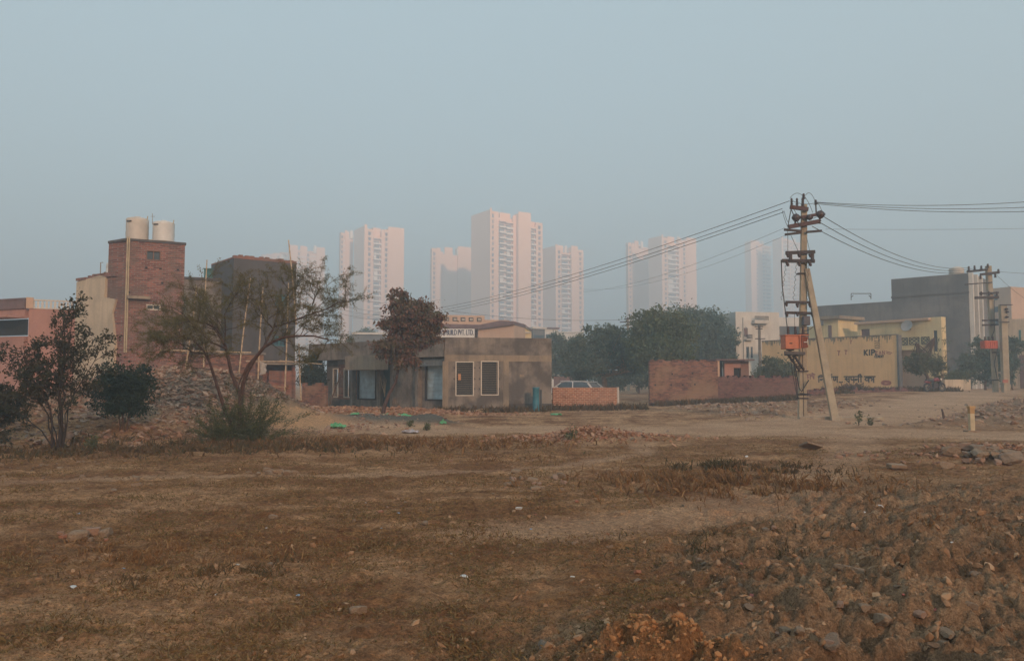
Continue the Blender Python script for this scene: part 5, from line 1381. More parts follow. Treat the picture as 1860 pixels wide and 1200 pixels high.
tree_px('leafy_tree', 'leafy tree right of the plain concrete pole', 1842, 70,
        [(1840, 618, 14, 10, 0), (1838, 650, 12, 22, 0), (1850, 630, 12, 10, 0), (1832, 680, 10, 18, 0)], 3500, .18, M_LF_TREE2, M_BARK, [[(1838, 705, 0), (1838, 680, 0), (1838, 640, 0)]], 68, .08)
tree_px('bush', 'low dark bushes before the foot of the big grey block', 1728, 66.8,
        [(1722, 690, 16, 12, 0), (1738, 684, 14, 12, 0), (1706, 692, 12, 8, 0)], 3200, .16, M_LF_BUSH, M_BARK, [[(1728, 700, 0), (1728, 695, 0), (1728, 688, 0)]], 69, .05)
GB = 'scrubby bushes along the foot of the painted wall'
for k, (px, py, w, h, Yk, lab) in enumerate(((1500, 712, 24, 10, 59, 'green scrub right of the leaning strut pole'), (1545, 702, 22, 10, 59.5, 'purplish dry bush under the Hindi words'), (1580, 714, 22, 8, 59, 'low green scrub right of the purplish bush'), (1465, 718, 16, 8, 57, 'scrub beside the foot of the transformer pole wall'))):
    tree_px('bush', lab, px, Yk, [(px, py + 4, w, h * .7, 0), (px - w * .5, py + 5, w * .6, h * .5, 0)], 2600, .13, M_LF_RED if 'purplish' in lab else M_LF_BUSH, M_BARK, [[(px, py + 6, 0), (px, py + 3, 0), (px, py, 0)]], 70 + k, .04, GB)
# bare twiggy tree before the grey block
x = XX(1712, 65); stem_tree('bare_tree', 'nearly leafless thin tree before the big grey block', x, 65, 4, [(-.5, 0, 4.2, .03), (.2, .1, 4.8, .035), (.6, 0, 3.6, .03)], 700, .9, .09, M_LF_BUSH, M_BARK_PALE, 77, 5, .4)

# ---------------------------------------------------------------- transformer pole
PY = 33.7
p0 = P(1457, 771, PY); p0.z = H(p0.x, PY) - .1
pole = thing('transformer_pole', 'tall concrete power pole carrying crossarms and the orange transformer', 'pole', p0)
top = P(1460.5, 371, PY) - p0
m = MB()
secs = 10; w0, w1_ = .34, .24
V4 = []
for i in range(secs + 1):
    t = i / secs; c = top * t; w = (w0 + (w1_ - w0) * t) / 2; d = w * .62
    V4 += [(c.x - w, c.y - d, c.z), (c.x + w, c.y - d, c.z), (c.x + w, c.y + d, c.z), (c.x - w, c.y + d, c.z)]
m.v = V4
for i in range(secs):
    for k in range(4): m.f.append((i * 4 + k, i * 4 + (k + 1) % 4, i * 4 + 4 + (k + 1) % 4, i * 4 + 4 + k))
m.f += [(3, 2, 1, 0), tuple(secs * 4 + k for k in range(4))]
m.build('shaft', M_CONC, pole, bevel=.03)
gm = MB()
for i in range(4): gm.bar(Vector((-.02 + i * .0, -.118 + i * .0, .35)) + top * (.0), Vector((-.02, -.118, .36)), .02)
gm.tube([Vector((.03, -.12, .2)), Vector((.05, -.115, 1.2)), Vector((.04, -.11, 2.4)), Vector((.06, -.10, 3.4))], .012, 4)
gm.build('earth_wire', M_IRON, pole)
def rp(px, py, dy=0.0, base=p0, Y=PY): return P(px, py, Y + dy) - base
def arm(a, b, dy, w=.1, h=.09, name='crossarm', mat=M_IRON, par=pole, base=p0, Y=PY): return MB().bar(rp(*a, dy, base, Y), rp(*b, dy, base, Y), w, h).build(name, mat, par, bevel=.008)
def insul(p, ax, L_=.26, r=.075, par=pole, name='insulator', n=4):
    """ribbed porcelain along axis ax starting at p"""
    ax = Vector(ax).normalized(); m = MB(); pts = []; rad = []
    for i in range(n):
        a = L_ * i / n; b = L_ * (i + .5) / n
        pts += [p + ax * a, p + ax * (a + .005), p + ax * b]; rad += [r * .5, r * (1 - .12 * i), r * .45]
    pts.append(p + ax * L_); rad.append(r * .4)
    m.tube(pts, rad, 10); return m.build(name, M_INSUL, par, True)
yf, yb = -.20, .20
crp = lambda a, b: (1400 + a / 7.742, 345 + b / 7.742)
arm(crp(272, 240), crp(525, 272), yf, .12, .16, mat=m_plain('red_oxide', (0.09, 0.042, 0.038), .8, .3, 8))
RO = bpy.data.materials['red_oxide']
arm(crp(430, 385), crp(745, 330), yf, .1, .12, mat=RO); arm(crp(250, 520), crp(690, 440), yf - .03, .12, .17, mat=RO); arm(crp(330, 395), crp(435, 380), yf, .08, .09)
for c, r in ((crp(360, 390), .19), (crp(548, 385), .14), (crp(705, 345), .19)):
    q = rp(*c, yf - .05); mm = MB().tube([q + Vector((-r, 0, -.02)), q + Vector((-r * .6, 0, 0)), q + Vector((-r * .1, 0, 0)), q + Vector((r * .35, 0, 0)), q + Vector((r * .9, 0, .02))], [.04, r * .75, r * .95, r * .8, .05], 12)
    mm.build('disc_insulator', M_INSUL, pole, True)
insul(rp(*crp(345, 490), yf), (0, 0, 1), .22, .07); insul(rp(*crp(680, 470), yf - .05), (.2, 0, 1), .42, .09)
for c in (crp(295, 235), crp(370, 235), crp(448, 235)): insul(rp(*c, yf), (0, 0, 1), .36, .085)
MB().tube([rp(*crp(455, 240), yf), rp(*crp(460, 120), yf)], .03, 5).build('top_pin', M_IRON, pole); insul(rp(*crp(462, 125), yf), (0, 0, 1), .22, .1)
MB().tube([rp(*crp(640, 330), yf), rp(*crp(632, 185), yf)], .03, 5).build('side_pin', M_IRON, pole); insul(rp(*crp(632, 205), yf), (0, 0, 1), .2, .09)
arm(crp(188, 558), crp(430, 578), yf); arm(crp(200, 628), crp(430, 600), yf - .02); arm(crp(500, 592), crp(716, 574), yf)
arm(crp(210, 885), crp(622, 870), yf, .1, .14); arm(crp(160, 996), crp(618, 1000), yf, .1, .15)
for x in (278, 586): arm(crp(x, 885), crp(x, 990), yf - .07, .12, .1, 'arm_link')
for x in (240, 400, 555): insul(rp(*crp(x, 905), yf - .08), (0, -.2, -1), .14, .09)
for x in (222, 385, 540): insul(rp(*crp(x, 1008), yf - .08), (.3, -.2, -1), .2, .11)
arm((1427, 548.5), (1479, 549), yf, .1, .10); arm((1426, 567.5), (1480, 569), yf, .1, .11)
for x, y in ((1428, 550), (1448, 552), (1471, 552), (1429, 569), (1448, 568), (1475, 569)): insul(rp(x, y, yf - .06), (0, -.4, -1), .16, .08)
bx = MB().box(-.14, .14, -.12, .12, -.22, .16); o = bx.build('meter_box', m_plain('box_grey', (.09, .085, .10), .6, .3, 6), pole, bevel=.02); o.location = rp(1464, 581, yf - .1)
for y in (497, 607, 674, 716, 723): 
    q = rp(1457.5, y); MB().box(-.2, .2, -.15, .15, -.03, .03).build('clamp', M_IRON, pole).location = q
# lattice bracket under the transformer
m = MB(); m.bar(rp(1425, 640, -.55), rp(1462, 642, -.55), .12, .12).bar(rp(1425, 643, .3), rp(1462, 645, .3), .12, .12).bar(rp(1435, 638, -.6), rp(1435, 641, .35), .12, .1).bar(rp(1459, 641, -.6), rp(1459, 643, .35), .1, .1)
m.bar(rp(1430, 634, -.4), rp(1440, 634, -.4), .3, .12)
m.build('platform', m_plain('platform_steel', (.10, .09, .09), .8, .3, 5), pole)
m = MB()
m.bar(rp(1432, 645, -.4), rp(1452, 672, -.1), .07).bar(rp(1442, 645, -.4), rp(1460, 671, -.1), .07).bar(rp(1432, 645, .3), rp(1452, 672, .1), .07)
for t in np.linspace(.1, .9, 6): m.bar(rp(1432, 645, -.4).lerp(rp(1452, 672, -.1), t), rp(1442, 645, -.4).lerp(rp(1460, 671, -.1), t), .03)
m.build('lattice_bracket', M_IRON, pole)
m = MB()
m.tube([rp(1440, 646, -.4), rp(1444, 665, -.35), rp(1449, 690, -.3), rp(1452, 706, -.28), rp(1456, 711, -.27), rp(1464, 698, -.26), rp(1469, 690, -.26)], .025, 6)
m.tube([rp(1441, 646, -.4), rp(1443, 670, -.35), rp(1447, 700, -.3), rp(1449, 722, -.3)], .02, 5)
m.tube([rp(1436, 650, -.35), rp(1440, 680, -.3), rp(1447, 715, -.3)], .015, 5); m.tube([rp(1453, 714, -.2), rp(1472, 716, -.2)], .02, 4)
m.build('cable', M_BLACK, pole)
# jumper wires on the pole
m = MB()
def wire(m, a, b, sag, r=.01, n=10, dy=0):
    a, b = Vector(a), Vector(b); m.tube([a.lerp(b, i / n) + Vector((0, 0, -4 * sag * (i / n) * (1 - i / n))) for i in range(n + 1)], r, 4)
j = lambda a, b: rp(*crp(a, b), yf - .1)
wire(m, j(268, 120), j(440, 75), -.15); wire(m, j(490, 75), j(620, 150), -.2); wire(m, j(630, 175), j(720, 300), -.1); wire(m, j(295, 150), j(635, 180), .1); wire(m, j(470, 95), j(590, 320), -.1)
wire(m, j(240, 520), j(285, 270), 0, .02); wire(m, j(285, 270), j(430, 530), 0.05, .02); wire(m, j(160, 290), j(235, 510), .05); wire(m, j(185, 290), j(240, 450), .05); wire(m, j(240, 530), j(240, 880), 0); wire(m, j(285, 640), j(390, 870), 0); wire(m, j(505, 670), j(550, 870), 0); wire(m, j(330, 280), j(440, 420), .05); wire(m, j(720, 300), j(560, 400), .1)
wire(m, rp(1419, 472, -.25), rp(1421, 520, -.25), 0, .025); wire(m, rp(1421, 520, -.25), rp(1431, 603, -.3), 0, .022); wire(m, rp(1443, 570, -.25), rp(1444, 603, -.3), .02); wire(m, rp(1459, 600, -.25), rp(1480, 590, -.2), .08, .014)
for xa, xb in ((1428, 1419), (1447, 1441), (1469, 1466)):
    pts = [rp(xa, 478, -.3).lerp(rp(xb, 545, -.3), i / 24) + Vector((.035 * math.sin(i * 1.9), 0, 0)) for i in range(25)]; m.tube(pts, .009, 4)
m.build('jumper_wires', M_WIRE, pole)
# transformer (hung on the pole)
tf = thing('transformer', 'orange box transformer with three brown bushings hung on the tall power pole', 'transformer', P(1441, 634, PY - .55))
tb_ = tf.location.copy()
def tp(px, py, dy=-.55): return P(px, py, PY + dy) - tb_
wq = tp(1463, 612).x - tp(1423, 612).x; hq = tp(1440, 611).z - tp(1440, 635).z
MB().box(-.42, .14, -.3, .3, 0, hq).build('tank', M_ORANGE, tf, bevel=.02); MB().box(-.45, .55, -.33, .33, hq + .003, hq + .04).build('lid', M_ORANGE, tf)
m = MB().box(.143, .50, -.1, .25, .05, hq - .02)
for k in range(5): m.box(.16 + k * .075, .18 + k * .075, -.36, -.103, .06, hq - .05)
m.build('cooling_fins', M_ORANGE, tf); MB().box(.14, .2, -.34, -.303, 0, hq).build('corner_rib', M_ORANGE, tf)
MB().box(-.26, -.14, -.31, -.303, hq * .38, hq * .46).build('name_plate', M_BLACK, tf); MB().tube([(.3, -.38, hq * .5), (.46, -.38, hq * .5)], .02, 6).tube([(.45, -.4, hq * .3), (.45, -.4, hq * .7)], .015, 5).build('valve', M_WHITE_METAL, tf)
for x in (-.2, .1, .42): insul(Vector((x, 0, hq + .04)), (0, 0, 1), .36, .1, tf, 'bushing', 5)
# strut pole
s0 = P(1518, 768, PY - .9); s0.z = H(s0.x, s0.y) - .1; s1 = P(1465, 488, PY - .05)
st = MB(); st.v = []
d = s1 - s0
for i in range(9):
    t = i / 8; c = d * t; w = .16 - .05 * t
    st.v += [(c.x - w, c.y - .09, c.z), (c.x + w, c.y - .09, c.z), (c.x + w, c.y + .09, c.z), (c.x - w, c.y + .09, c.z)]
for i in range(8):
    for k in range(4): st.f.append((i * 4 + k, i * 4 + (k + 1) % 4, i * 4 + 4 + (k + 1) % 4, i * 4 + 4 + k))
st.f += [(3, 2, 1, 0), (32, 33, 34, 35)]
o = st.build('strut_pole', M_CONC, None, bevel=.02); o.location = s0; tag(o, 'leaning concrete strut propping the tall power pole from the right', 'pole')
# ---------------------------------------------------------------- second set of poles at the right
P2 = 60.0
q0 = P(1809, 716, P2); q0.z = H(q0.x, P2) - .1
pl2 = thing('transformer_pole', 'farther leaning concrete pole with crossarms and small orange transformer', 'pole', q0)
m = MB(); a, b = Vector((0, 0, 0)), P(1795, 483, P2) - q0; m.bar(a, b, .36, .3, (0, 1, 0)); m.build('shaft', M_CONC, pl2, bevel=.03)
def rp2(px, py, dy=-.25): return P(px, py, P2 + dy) - q0
c7 = lambda a, b: (1540 + a / 3.528, 460 + b / 3.528)
for (a, b), w in (((( 765, 118), (895, 104)), .16), (((850, 136), (968, 122)), .18), (((750, 200), (925, 186)), .08), (((845, 258), (965, 252)), .14), (((815, 285), (965, 282)), .18), (((862, 430), (975, 427)), .12), (((862, 460), (980, 456)), .12)):
    MB().bar(rp2(*c7(*a)), rp2(*c7(*b)), w, w).build('crossarm', M_IRON, pl2)
for a in ((775, 100), (812, 95), (855, 96), (897, 84), (965, 118), (945, 145), (850, 155), (855, 262), (905, 262), (955, 262)):
    insul(rp2(*c7(*a), -.3) - Vector((0, 0, .12)), (0, 0, 1), .32, .13, pl2)
for y in (640, 690): MB().box(-.24, .24, -.2, .2, -.04, .04).build('clamp', M_IRON, pl2).location = rp2(1806, y, 0)
m = MB(); m.tube([rp2(1806, 545), rp2(1806, 600), rp2(1800, 615)], .03, 4).tube([rp2(1812, 633), rp2(1806, 660), rp2(1812, 690)], .03, 4); m.build('cable', M_WIRE, pl2)
t2 = thing('transformer', 'small orange transformer on the farther leaning pole at the right', 'transformer', P(1797, 633, P2 - .5))
MB().box(-.5, .48, -.3, .3, 0, .58).build('tank', m_plain('red_orange_paint', (.52, .09, .04), .5, .2, 5), t2, bevel=.02)
m = MB()
for k in range(6): m.box(-.42 + k * .16, -.39 + k * .16, -.36, -.303, .06, .5)
m.build('cooling_fins', bpy.data.materials['red_orange_paint'], t2)
for x in (-.3, 0, .3): insul(Vector((x, 0, .58)), (0, 0, 1), .32, .1, t2, 'bushing')
q3 = P(1827, 712, 59); q3.z = H(q3.x, 59) - .1
pl3 = thing('concrete_pole', 'plain pale concrete pole at the right edge with two thin arms', 'pole', q3)
m = MB(); m.bar((0, 0, 0), P(1821, 553, 59) - q3, .46, .36, (0, 1, 0)); m.build('shaft', M_CONC, pl3, bevel=.03)
for (a, b) in (((975, 330), (1055, 330)), ((960, 437), (1035, 440))): MB().bar(P(*c7(*a), 58.7) - q3, P(*c7(*b), 58.7) - q3, .06).build('crossarm', M_IRON, pl3)
for a in ((1010, 357), (1015, 375), (1013, 408)): insul(P(*c7(*a), 58.7) - q3, (1, 0, 0), .2, .1, pl3)
MB().box(-.2, .2, -.02, .02, -.12, .12).build('red_mark', M_INK_RED, pl3).location = P(1826, 692, 58.6) - q3
# far pole between the towers
q4 = P(1141, 640, 105)
pl4 = thing('power_pole', 'far power pole with crossarms poking above the green trees', 'pole', (q4.x, 105, 0))
MB().tube([(0, 0, 0), (0, 0, HZ(577, 105))], [.2, .14], 8).build('shaft', M_CONC, pl4)
for (a, b, y) in ((1126, 1147, 585), (1134, 1152, 579), (1132, 1150, 591)): MB().bar(P(a, y, 104.8) - pl4.location, P(b, y - 1, 104.8) - pl4.location, .14).build('crossarm', M_IRON, pl4)
for px in (1140, 1145, 1150): insul(P(px, 580, 104.8) - pl4.location, (0, 0, 1), .3, .12, pl4)
q5 = Vector((XX(1381, 76), 76, 0)); q5.z = H(q5.x, 76)
pl5 = thing('power_pole', 'slender dark pole with crossarms before the white house', 'pole', q5)
MB().tube([(0, 0, 0), (0, 0, HZ(590, 76) - q5.z)], [.16, .12], 8).build('shaft', M_CEM, pl5)
for (a, b, y) in ((1371, 1386, 593), (1373, 1385, 597), (1372, 1390, 615)): MB().bar(P(a, y, 75.8) - q5, P(b, y, 75.8) - q5, .09).build('crossarm', M_IRON, pl5)
# ---------------------------------------------------------------- overhead wires
GW = 'overhead power wires'
def span(name, label, a, b, sag, r=.012, group=GW, n=28):
    a, b = Vector(a), Vector(b); m = MB()
    m.tube([(b - a) * (i / n) + Vector((0, 0, -4 * sag * (i / n) * (1 - i / n))) for i in range(n + 1)], r, 5)
    o = m.build(name, M_WIRE); o.location = a; tag(o, label, 'wire', group); return o
for k, (ax, ay, bx_, by_, lab) in enumerate(((1434, 365, 640, 570, 'uppermost of the three wires falling left from the tall pole'), (1421, 379, 640, 573, 'middle wire of the three falling left from the tall pole'), (1424, 385, 640, 577, 'lowest of the three wires falling left from the tall pole'))):
    span('power_wire', lab, P(ax, ay, PY - .2), P(bx_, by_, 112), 1.6, .014)
for k, (ay, by_, lab) in enumerate(((367, 359, 'top wire running right from the tall pole out of view'), (368, 371, 'middle wire running right from the tall pole out of view'), (370, 380, 'bottom wire running right from the tall pole out of view'))):
    span('power_wire', lab, P(1480 + k, ay, PY - .2), P(1960, by_, PY - 3), .22, .012)
for k, (ax, ay, bx_, by_, lab) in enumerate(((1497, 394, 1760, 486, 'upper wire sagging from the tall pole to the farther pole'), (1491, 405, 1770, 487, 'middle wire sagging from the tall pole to the farther pole'), (1475, 411, 1783, 488, 'lower wire sagging from the tall pole to the farther pole'))):
    span('power_wire', lab, P(ax, ay, PY - .2), P(bx_, by_, P2 - .3), .75 + .12 * k, .016)
span('thin_wire', 'thin faint wire passing behind the tall pole high across the right sky', P(1500, 416, 52), P(1980, 412, 60), .1, .009)
span('thin_wire', 'thin faint wire slanting left behind the tall pole', P(1425, 414, 52), P(1060, 530, 110), .8, .011)
span('thin_wire', 'second thin faint wire slanting left behind the tall pole, lower', P(1425, 428, 60), P(1060, 525, 120), 1.3, .011)
span('thin_wire', 'thin low wire crossing before the tallest tower bases', P(820, 565, 95), P(1145, 580, 104), .5, .02)
span('thin_wire', 'thin wire leaving the farther pole towards the right edge', P(1812, 493, P2), P(1960, 498, P2 + 5), .1, .012)
span('thin_wire', 'thin wire dropping from the farther pole to the right', P(1811, 500, P2), P(1900, 560, P2 + 20), .4, .012)
for k, y in enumerate((540, 556, 563, 571)): span('thin_wire', 'one of the thin wires crossing left of the reddish tree', P(600, y - 6, 95), P(800, y + 4, 105), .8, .016, 'thin wires left of the reddish tree')
# ---------------------------------------------------------------- stones
def rock_mesh(name, mat, seed, blocky=0.5, flat=0.6):
    r = random.Random(seed); bm = bmesh.new()
    bmesh.ops.create_icosphere(bm, subdivisions=3, radius=1.0)
    planes = []
    for _ in range(9):
        n = Vector((r.gauss(0, 1), r.gauss(0, 1), r.gauss(0, 1))).normalized(); planes.append((n, r.uniform(.45, .8)))
    for ax in (Vector((1, 0, 0)), Vector((0, 1, 0)), Vector((0, 0, 1))):
        for s in (1, -1): planes.append((ax * s, 1 - blocky * .5))
    sc_ = Vector((1, r.uniform(.6, .9), flat * r.uniform(.8, 1.1)))
    for v in bm.verts:
        p = v.co.copy()
        for n, d in planes:
            k = p.dot(n)
            if k > d: p -= n * (k - d)
        nz = .05 * (math.sin(p.x * 9 + seed) * math.cos(p.y * 8 + p.z * 7))
        p *= 1 + nz + r.uniform(-.015, .015)
        v.co = Vector((p.x * sc_.x, p.y * sc_.y, p.z * sc_.z))
    me = bpy.data.meshes.new(name); bm.to_mesh(me); bm.free(); me.materials.append(mat); return me
M_STONE = m_plaster('pale_stone', (0.30, 0.205, 0.13), (0.19, 0.125, 0.08), 0.6, 0.0, 6)
M_STONE2 = m_plaster('grey_stone', (0.27, 0.19, 0.13), (0.16, 0.115, 0.08), 0.6, 0.0, 6)
M_BRICKBAT = m_plaster('brickbat', (0.42, 0.17, 0.10), (0.34, 0.2, 0.13), 0.6, 0.0, 8)
M_BRICKBAT2 = m_plaster('dusty_brickbat', (0.36, 0.22, 0.15), (0.26, 0.17, 0.12), 0.6, 0.0, 8)
M_CLOD = m_plaster('earth_clod', (0.22, 0.13, 0.072), (0.14, 0.082, 0.045), 0.6, 0.0, 8)
ROCKS = [rock_mesh('stone', M_STONE, s, .4, .55) for s in (1, 2, 3)] + [rock_mesh('stone', M_STONE2, s, .4, .6) for s in (4, 5)]
BATS = [rock_mesh('brick_piece', M_BRICKBAT, 8, 1.0, .6), rock_mesh('brick_piece', M_BRICKBAT2, 9, 1.0, .6), rock_mesh('brick_piece', M_BRICKBAT2, 10, .9, .5)]
def put_rock(me, x, y, s, label, cat, group=None, sink=.55, rz=None, tilt=.15, sc3=None):
    o = bpy.data.objects.new(me.name, me); COL.objects.link(o)
    zz = max(float(v) for v in hgt(np.array([x, x + s * .5, x - s * .5]), np.array([y, y, y])))
    k = sc3 or (1, 1, 1)
    o.scale = (s * k[0], s * k[1], s * k[2]); o.location = (x, y, H(x, y) + s * .5 * k[2] * (1 - sink) )
    o.rotation_euler = (rnd.uniform(-tilt, tilt), rnd.uniform(-tilt, tilt), rnd.uniform(0, 6.28) if rz is None else rz)
    return tag(o, label, cat, group)
def gpx(px, py):
    """ground point seen at a pixel of the photograph, on the real terrain"""
    z = 0.0
    for _ in range(12):
        g = G(px, py, z); z = .5 * z + .5 * H(g.x, g.y)
    g = G(px, py, z); return g.x, g.y
def rpx(px, py, wpx, me, label, cat='stone', **k):
    x, y = gpx(px, py); return put_rock(me, x, y, wpx / 2 * y / F, label, cat, **k)
# the ones a viewer can point at
rpx(650, 1112, 38, ROCKS[0], 'pale rounded stone alone low in the left centre of the foreground')
rpx(990, 1176, 46, ROCKS[3], 'dark grey stone at the bottom edge beside the orange soil')
rpx(496, 942, 22, ROCKS[1], 'small flat yellowish stone in the dry grass left of the middle')
rpx(490, 1027, 18, ROCKS[2], 'small pinkish stone below the flat yellowish one')
rpx(1545, 1036, 70, ROCKS[2], 'long pale slab of rock half buried in the dug soil at right', sc3=(1, .6, .55), rz=-.9, tilt=.1, sink=.5)
rpx(1492, 978, 50, ROCKS[4], 'long grey splintered stone lying in front of the dug soil', sc3=(1, .35, .5), rz=-.35)
rpx(1158, 1040, 22, BATS[0], 'tilted red brick piece left of the dug soil', 'brick', rz=.5, tilt=.5)
rpx(1104, 971, 12, BATS[0], 'small orange brick piece on the bare pale patch', 'brick')
rpx(1302, 1015, 15, BATS[0], 'small bright orange brick piece at the left of the dug soil', 'brick')
rpx(1322, 1034, 17, BATS[0], 'dull orange brick piece just below the bright one', 'brick')
rpx(1270, 1018, 14, ROCKS[3], 'pale bluish pebble left of the bright orange brick piece')
rpx(1157, 1055, 30, ROCKS[3], 'flat whitish shard under the tilted red brick piece', sc3=(1, .4, .4))
rpx(1720, 852, 32, ROCKS[1], 'pointed pale stone before the rubble at the right', sc3=(1, .8, 1.2))
rpx(1598, 922, 16, bpy.data.objects[0].data if False else rock_mesh('crumpled_paper', m_plain('paper', (.5, .5, .5), .8, .2, 9), 33, .3, .7), 'crumpled whitish paper on the dug ground at right', 'litter')
rpx(1569, 925, 9, rock_mesh('crumpled_paper', m_plain('paper2', (.55, .54, .52), .8, .2, 9), 34, .3, .5), 'smaller white scrap left of the crumpled paper', 'litter')
rpx(1356, 830, 9, rock_mesh('crumpled_paper', m_plain('paper3', (.6, .58, .55), .8, .1, 9), 35, .3, .4), 'white scrap above the dark grass clump', 'litter')
# flat slabs
def slab(px, py, wpx, label, mat, tilt=(.25, .1, .3), th=.05, asp=.7):
    x, y = gpx(px, py); w = wpx * y / F
    o = MB().box(-w / 2, w / 2, -w * asp / 2, w * asp / 2, -th / 2, th / 2).build('slab', mat, bevel=.01); o.location = (x, y, H(x, y) + .05 + abs(math.sin(tilt[0])) * w * asp * .4); o.rotation_euler = tilt
    tag(o, label, 'slab')
slab(1473, 817, 34, 'tilted grey stone slab behind the pink brick pieces', M_STONE2, (-.35, .25, .3))
slab(1629, 853, 30, 'pale flat slab lying alone right of the middle', M_STONE, (.12, .04, .1), .06, .6)
# groups of loose stones
def cluster(px0, px1, py0, py1, n, s0, s1, meshes, label, group, cat='stone', seed=0, gauss=True, **k):
    r = random.Random(seed)
    for i in range(n):
        if gauss: px = (px0 + px1) / 2 + max(-1, min(1, r.gauss(0, .45))) * (px1 - px0) / 2; py = (py0 + py1) / 2 + max(-1, min(1, r.gauss(0, .45))) * (py1 - py0) / 2
        else: px, py = r.uniform(px0, px1), r.uniform(py0, py1)
        x, y = gpx(px, py); put_rock(r.choice(meshes), x, y, r.uniform(s0, s1) * (r.random() ** 1.5 * .8 + .3), label, cat, group, **k)
cluster(110, 215, 958, 984, 13, .07, .13, BATS + ROCKS[:1], 'broken brick of the small scatter in the grass at lower left', 'brick pieces at lower left', 'brick', 1)
cluster(445, 535, 853, 868, 13, .08, .16, ROCKS[:3], 'pale stone in the row left of the middle, below the grass band', 'pale stones left of the middle', seed=2)
cluster(885, 1070, 858, 896, 24, .06, .16, ROCKS[:3] + BATS[1:2], 'pale stone in the loose group at the centre of the field', 'pale stones in the centre of the field', seed=3)
cluster(1470, 1590, 818, 832, 26, .07, .15, BATS[1:] + ROCKS[:1], 'pinkish brick lump of the small heap beside the tilted grey slab', 'pink brick lumps by the slab', 'brick', 4)
cluster(1725, 1860, 812, 846, 44, .12, .30, ROCKS + BATS[1:], 'rounded stone of the rubble heap at the right edge', 'stones of the right rubble heap', seed=5, sink=.1)
cluster(1030, 1270, 775, 804, 46, .06, .15, ROCKS + BATS, 'earthy stone on the low spoil heap beside the dirt road', 'stones on the spoil heap by the road', seed=6)
cluster(0, 260, 835, 905, 34, .05, .13, ROCKS[:3], 'pale stone strewn below the thin tree at the far left', 'stones under the far left tree', seed=7, gauss=False)
cluster(540, 760, 745, 758, 40, .10, .28, ROCKS[:3] + BATS[1:], 'lump of spoil before the shutters of the grey workshop', 'lumps before the workshop', seed=8, gauss=False)
cluster(600, 1240, 830, 1010, 46, .03, .09, ROCKS[:3] + BATS, 'small stone lying loose in the middle of the field', 'small stones in the field', seed=9, gauss=False)
cluster(1240, 1860, 880, 1180, 50, .03, .10, ROCKS + BATS[1:], 'lump of stone lying in the dug soil at the right', 'stones in the dug soil', seed=10, gauss=False)
cluster(1540, 1850, 735, 775, 36, .08, .2, ROCKS + BATS[1:], 'stone in the rubble field behind the yellow topped marker', 'stones behind the marker post', seed=11, gauss=False)

# crumbs of stone and earth nobody could count
def crumbs(name, x, y, s, mat, kind_label, rs, flat=.6, lift=.25):
    n = len(x); t = (1 + 5 ** .5) / 2
    V0 = np.array([(-1, t, 0), (1, t, 0), (-1, -t, 0), (1, -t, 0), (0, -1, t), (0, 1, t), (0, -1, -t), (0, 1, -t), (t, 0, -1), (t, 0, 1), (-t, 0, -1), (-t, 0, 1)]) / 1.9
    F0 = np.array([(0, 11, 5), (0, 5, 1), (0, 1, 7), (0, 7, 10), (0, 10, 11), (1, 5, 9), (5, 11, 4), (11, 10, 2), (10, 7, 6), (7, 1, 8), (3, 9, 4), (3, 4, 2), (3, 2, 6), (3, 6, 8), (3, 8, 9), (4, 9, 5), (2, 4, 11), (6, 2, 10), (8, 6, 7), (9, 8, 1)])
    V = V0[None] * (1 + .24 * rs.normal(size=(n, 12, 1)).clip(-1, 1)) * np.stack([np.ones(n), .5 + .5 * rs.rand(n), flat * (.5 + .6 * rs.rand(n))], -1)[:, None, :]
    a = rs.rand(n) * 6.28; c, s_ = np.cos(a), np.sin(a)
    X = V[:, :, 0] * c[:, None] - V[:, :, 1] * s_[:, None]; Y = V[:, :, 0] * s_[:, None] + V[:, :, 1] * c[:, None]
    tl = rs.normal(0, .38, (n, 2))
    V = np.stack([X, Y, V[:, :, 2] + X * tl[:, :1] + Y * tl[:, 1:]], -1) * s[:, None, None]
    z = hgt(x, y) + s * lift
    V += np.stack([x, y, z], -1)[:, None, :]
    idx = (F0[None] + (np.arange(n) * 12)[:, None, None]).ravel()
    o = np_mesh(name, V.reshape(-1, 3), 3, idx, mat)
    return tag(o, kind_label, 'rubble', kind='stuff')
def m_crumb(name, cols):
    m = m_leaf(name, cols, .95, 0.0); return m
rs = np.random.RandomState(99)
def fan(n, r0, r1, pw=1.0, a=38):
    th = np.radians(rs.uniform(-a, a, n)); r = r0 * (r1 / r0) ** (rs.rand(n) ** pw); return r * np.sin(th), r * np.cos(th)
x, y = fan(42000, 3.6, 30)
rd, hl_, nr_, rb_ = masks(x, y)
k = rs.rand(len(x)) < np.clip(.14 + .5 * nr_ + .7 * fbm(x * .6, y * .6, 5, 3), 0, 1) * (1 - .5 * rd)
x, y, nr_ = x[k], y[k], nr_[k]
k = blob(x, y, .95, 4.7, .55, .4) < .4; x, y, nr_ = x[k], y[k], nr_[k]
crumbs('earth_crumbs', x, y, (.005 + .032 * rs.rand(len(x)) ** 7) * (1 + .4 * nr_), m_crumb('crumb', [(0.22, .12, .06), (.32, .185, .10), (.37, .225, .13), (.27, .15, .08), (.42, .27, .16), (.28, .155, .08)]), 'crumbs of soil and gravel strewn over the open ground', rs, .8, -.1)
n = 15000
x = np.concatenate([rs.normal(-12.0, 3.0, n), rs.normal(-9, 1.6, 3500), rs.uniform(-19, -9, 4000)]); y = np.concatenate([rs.normal(28.5, 2.2, n), rs.normal(30, 2, 3500), rs.uniform(19.5, 27, 4000)])
k = blob(x, y, -7.5, 28.4, 1.7, 2.5) < .3; x, y = x[k], y[k]
sz = .025 + .10 * rs.rand(len(x)) ** 4
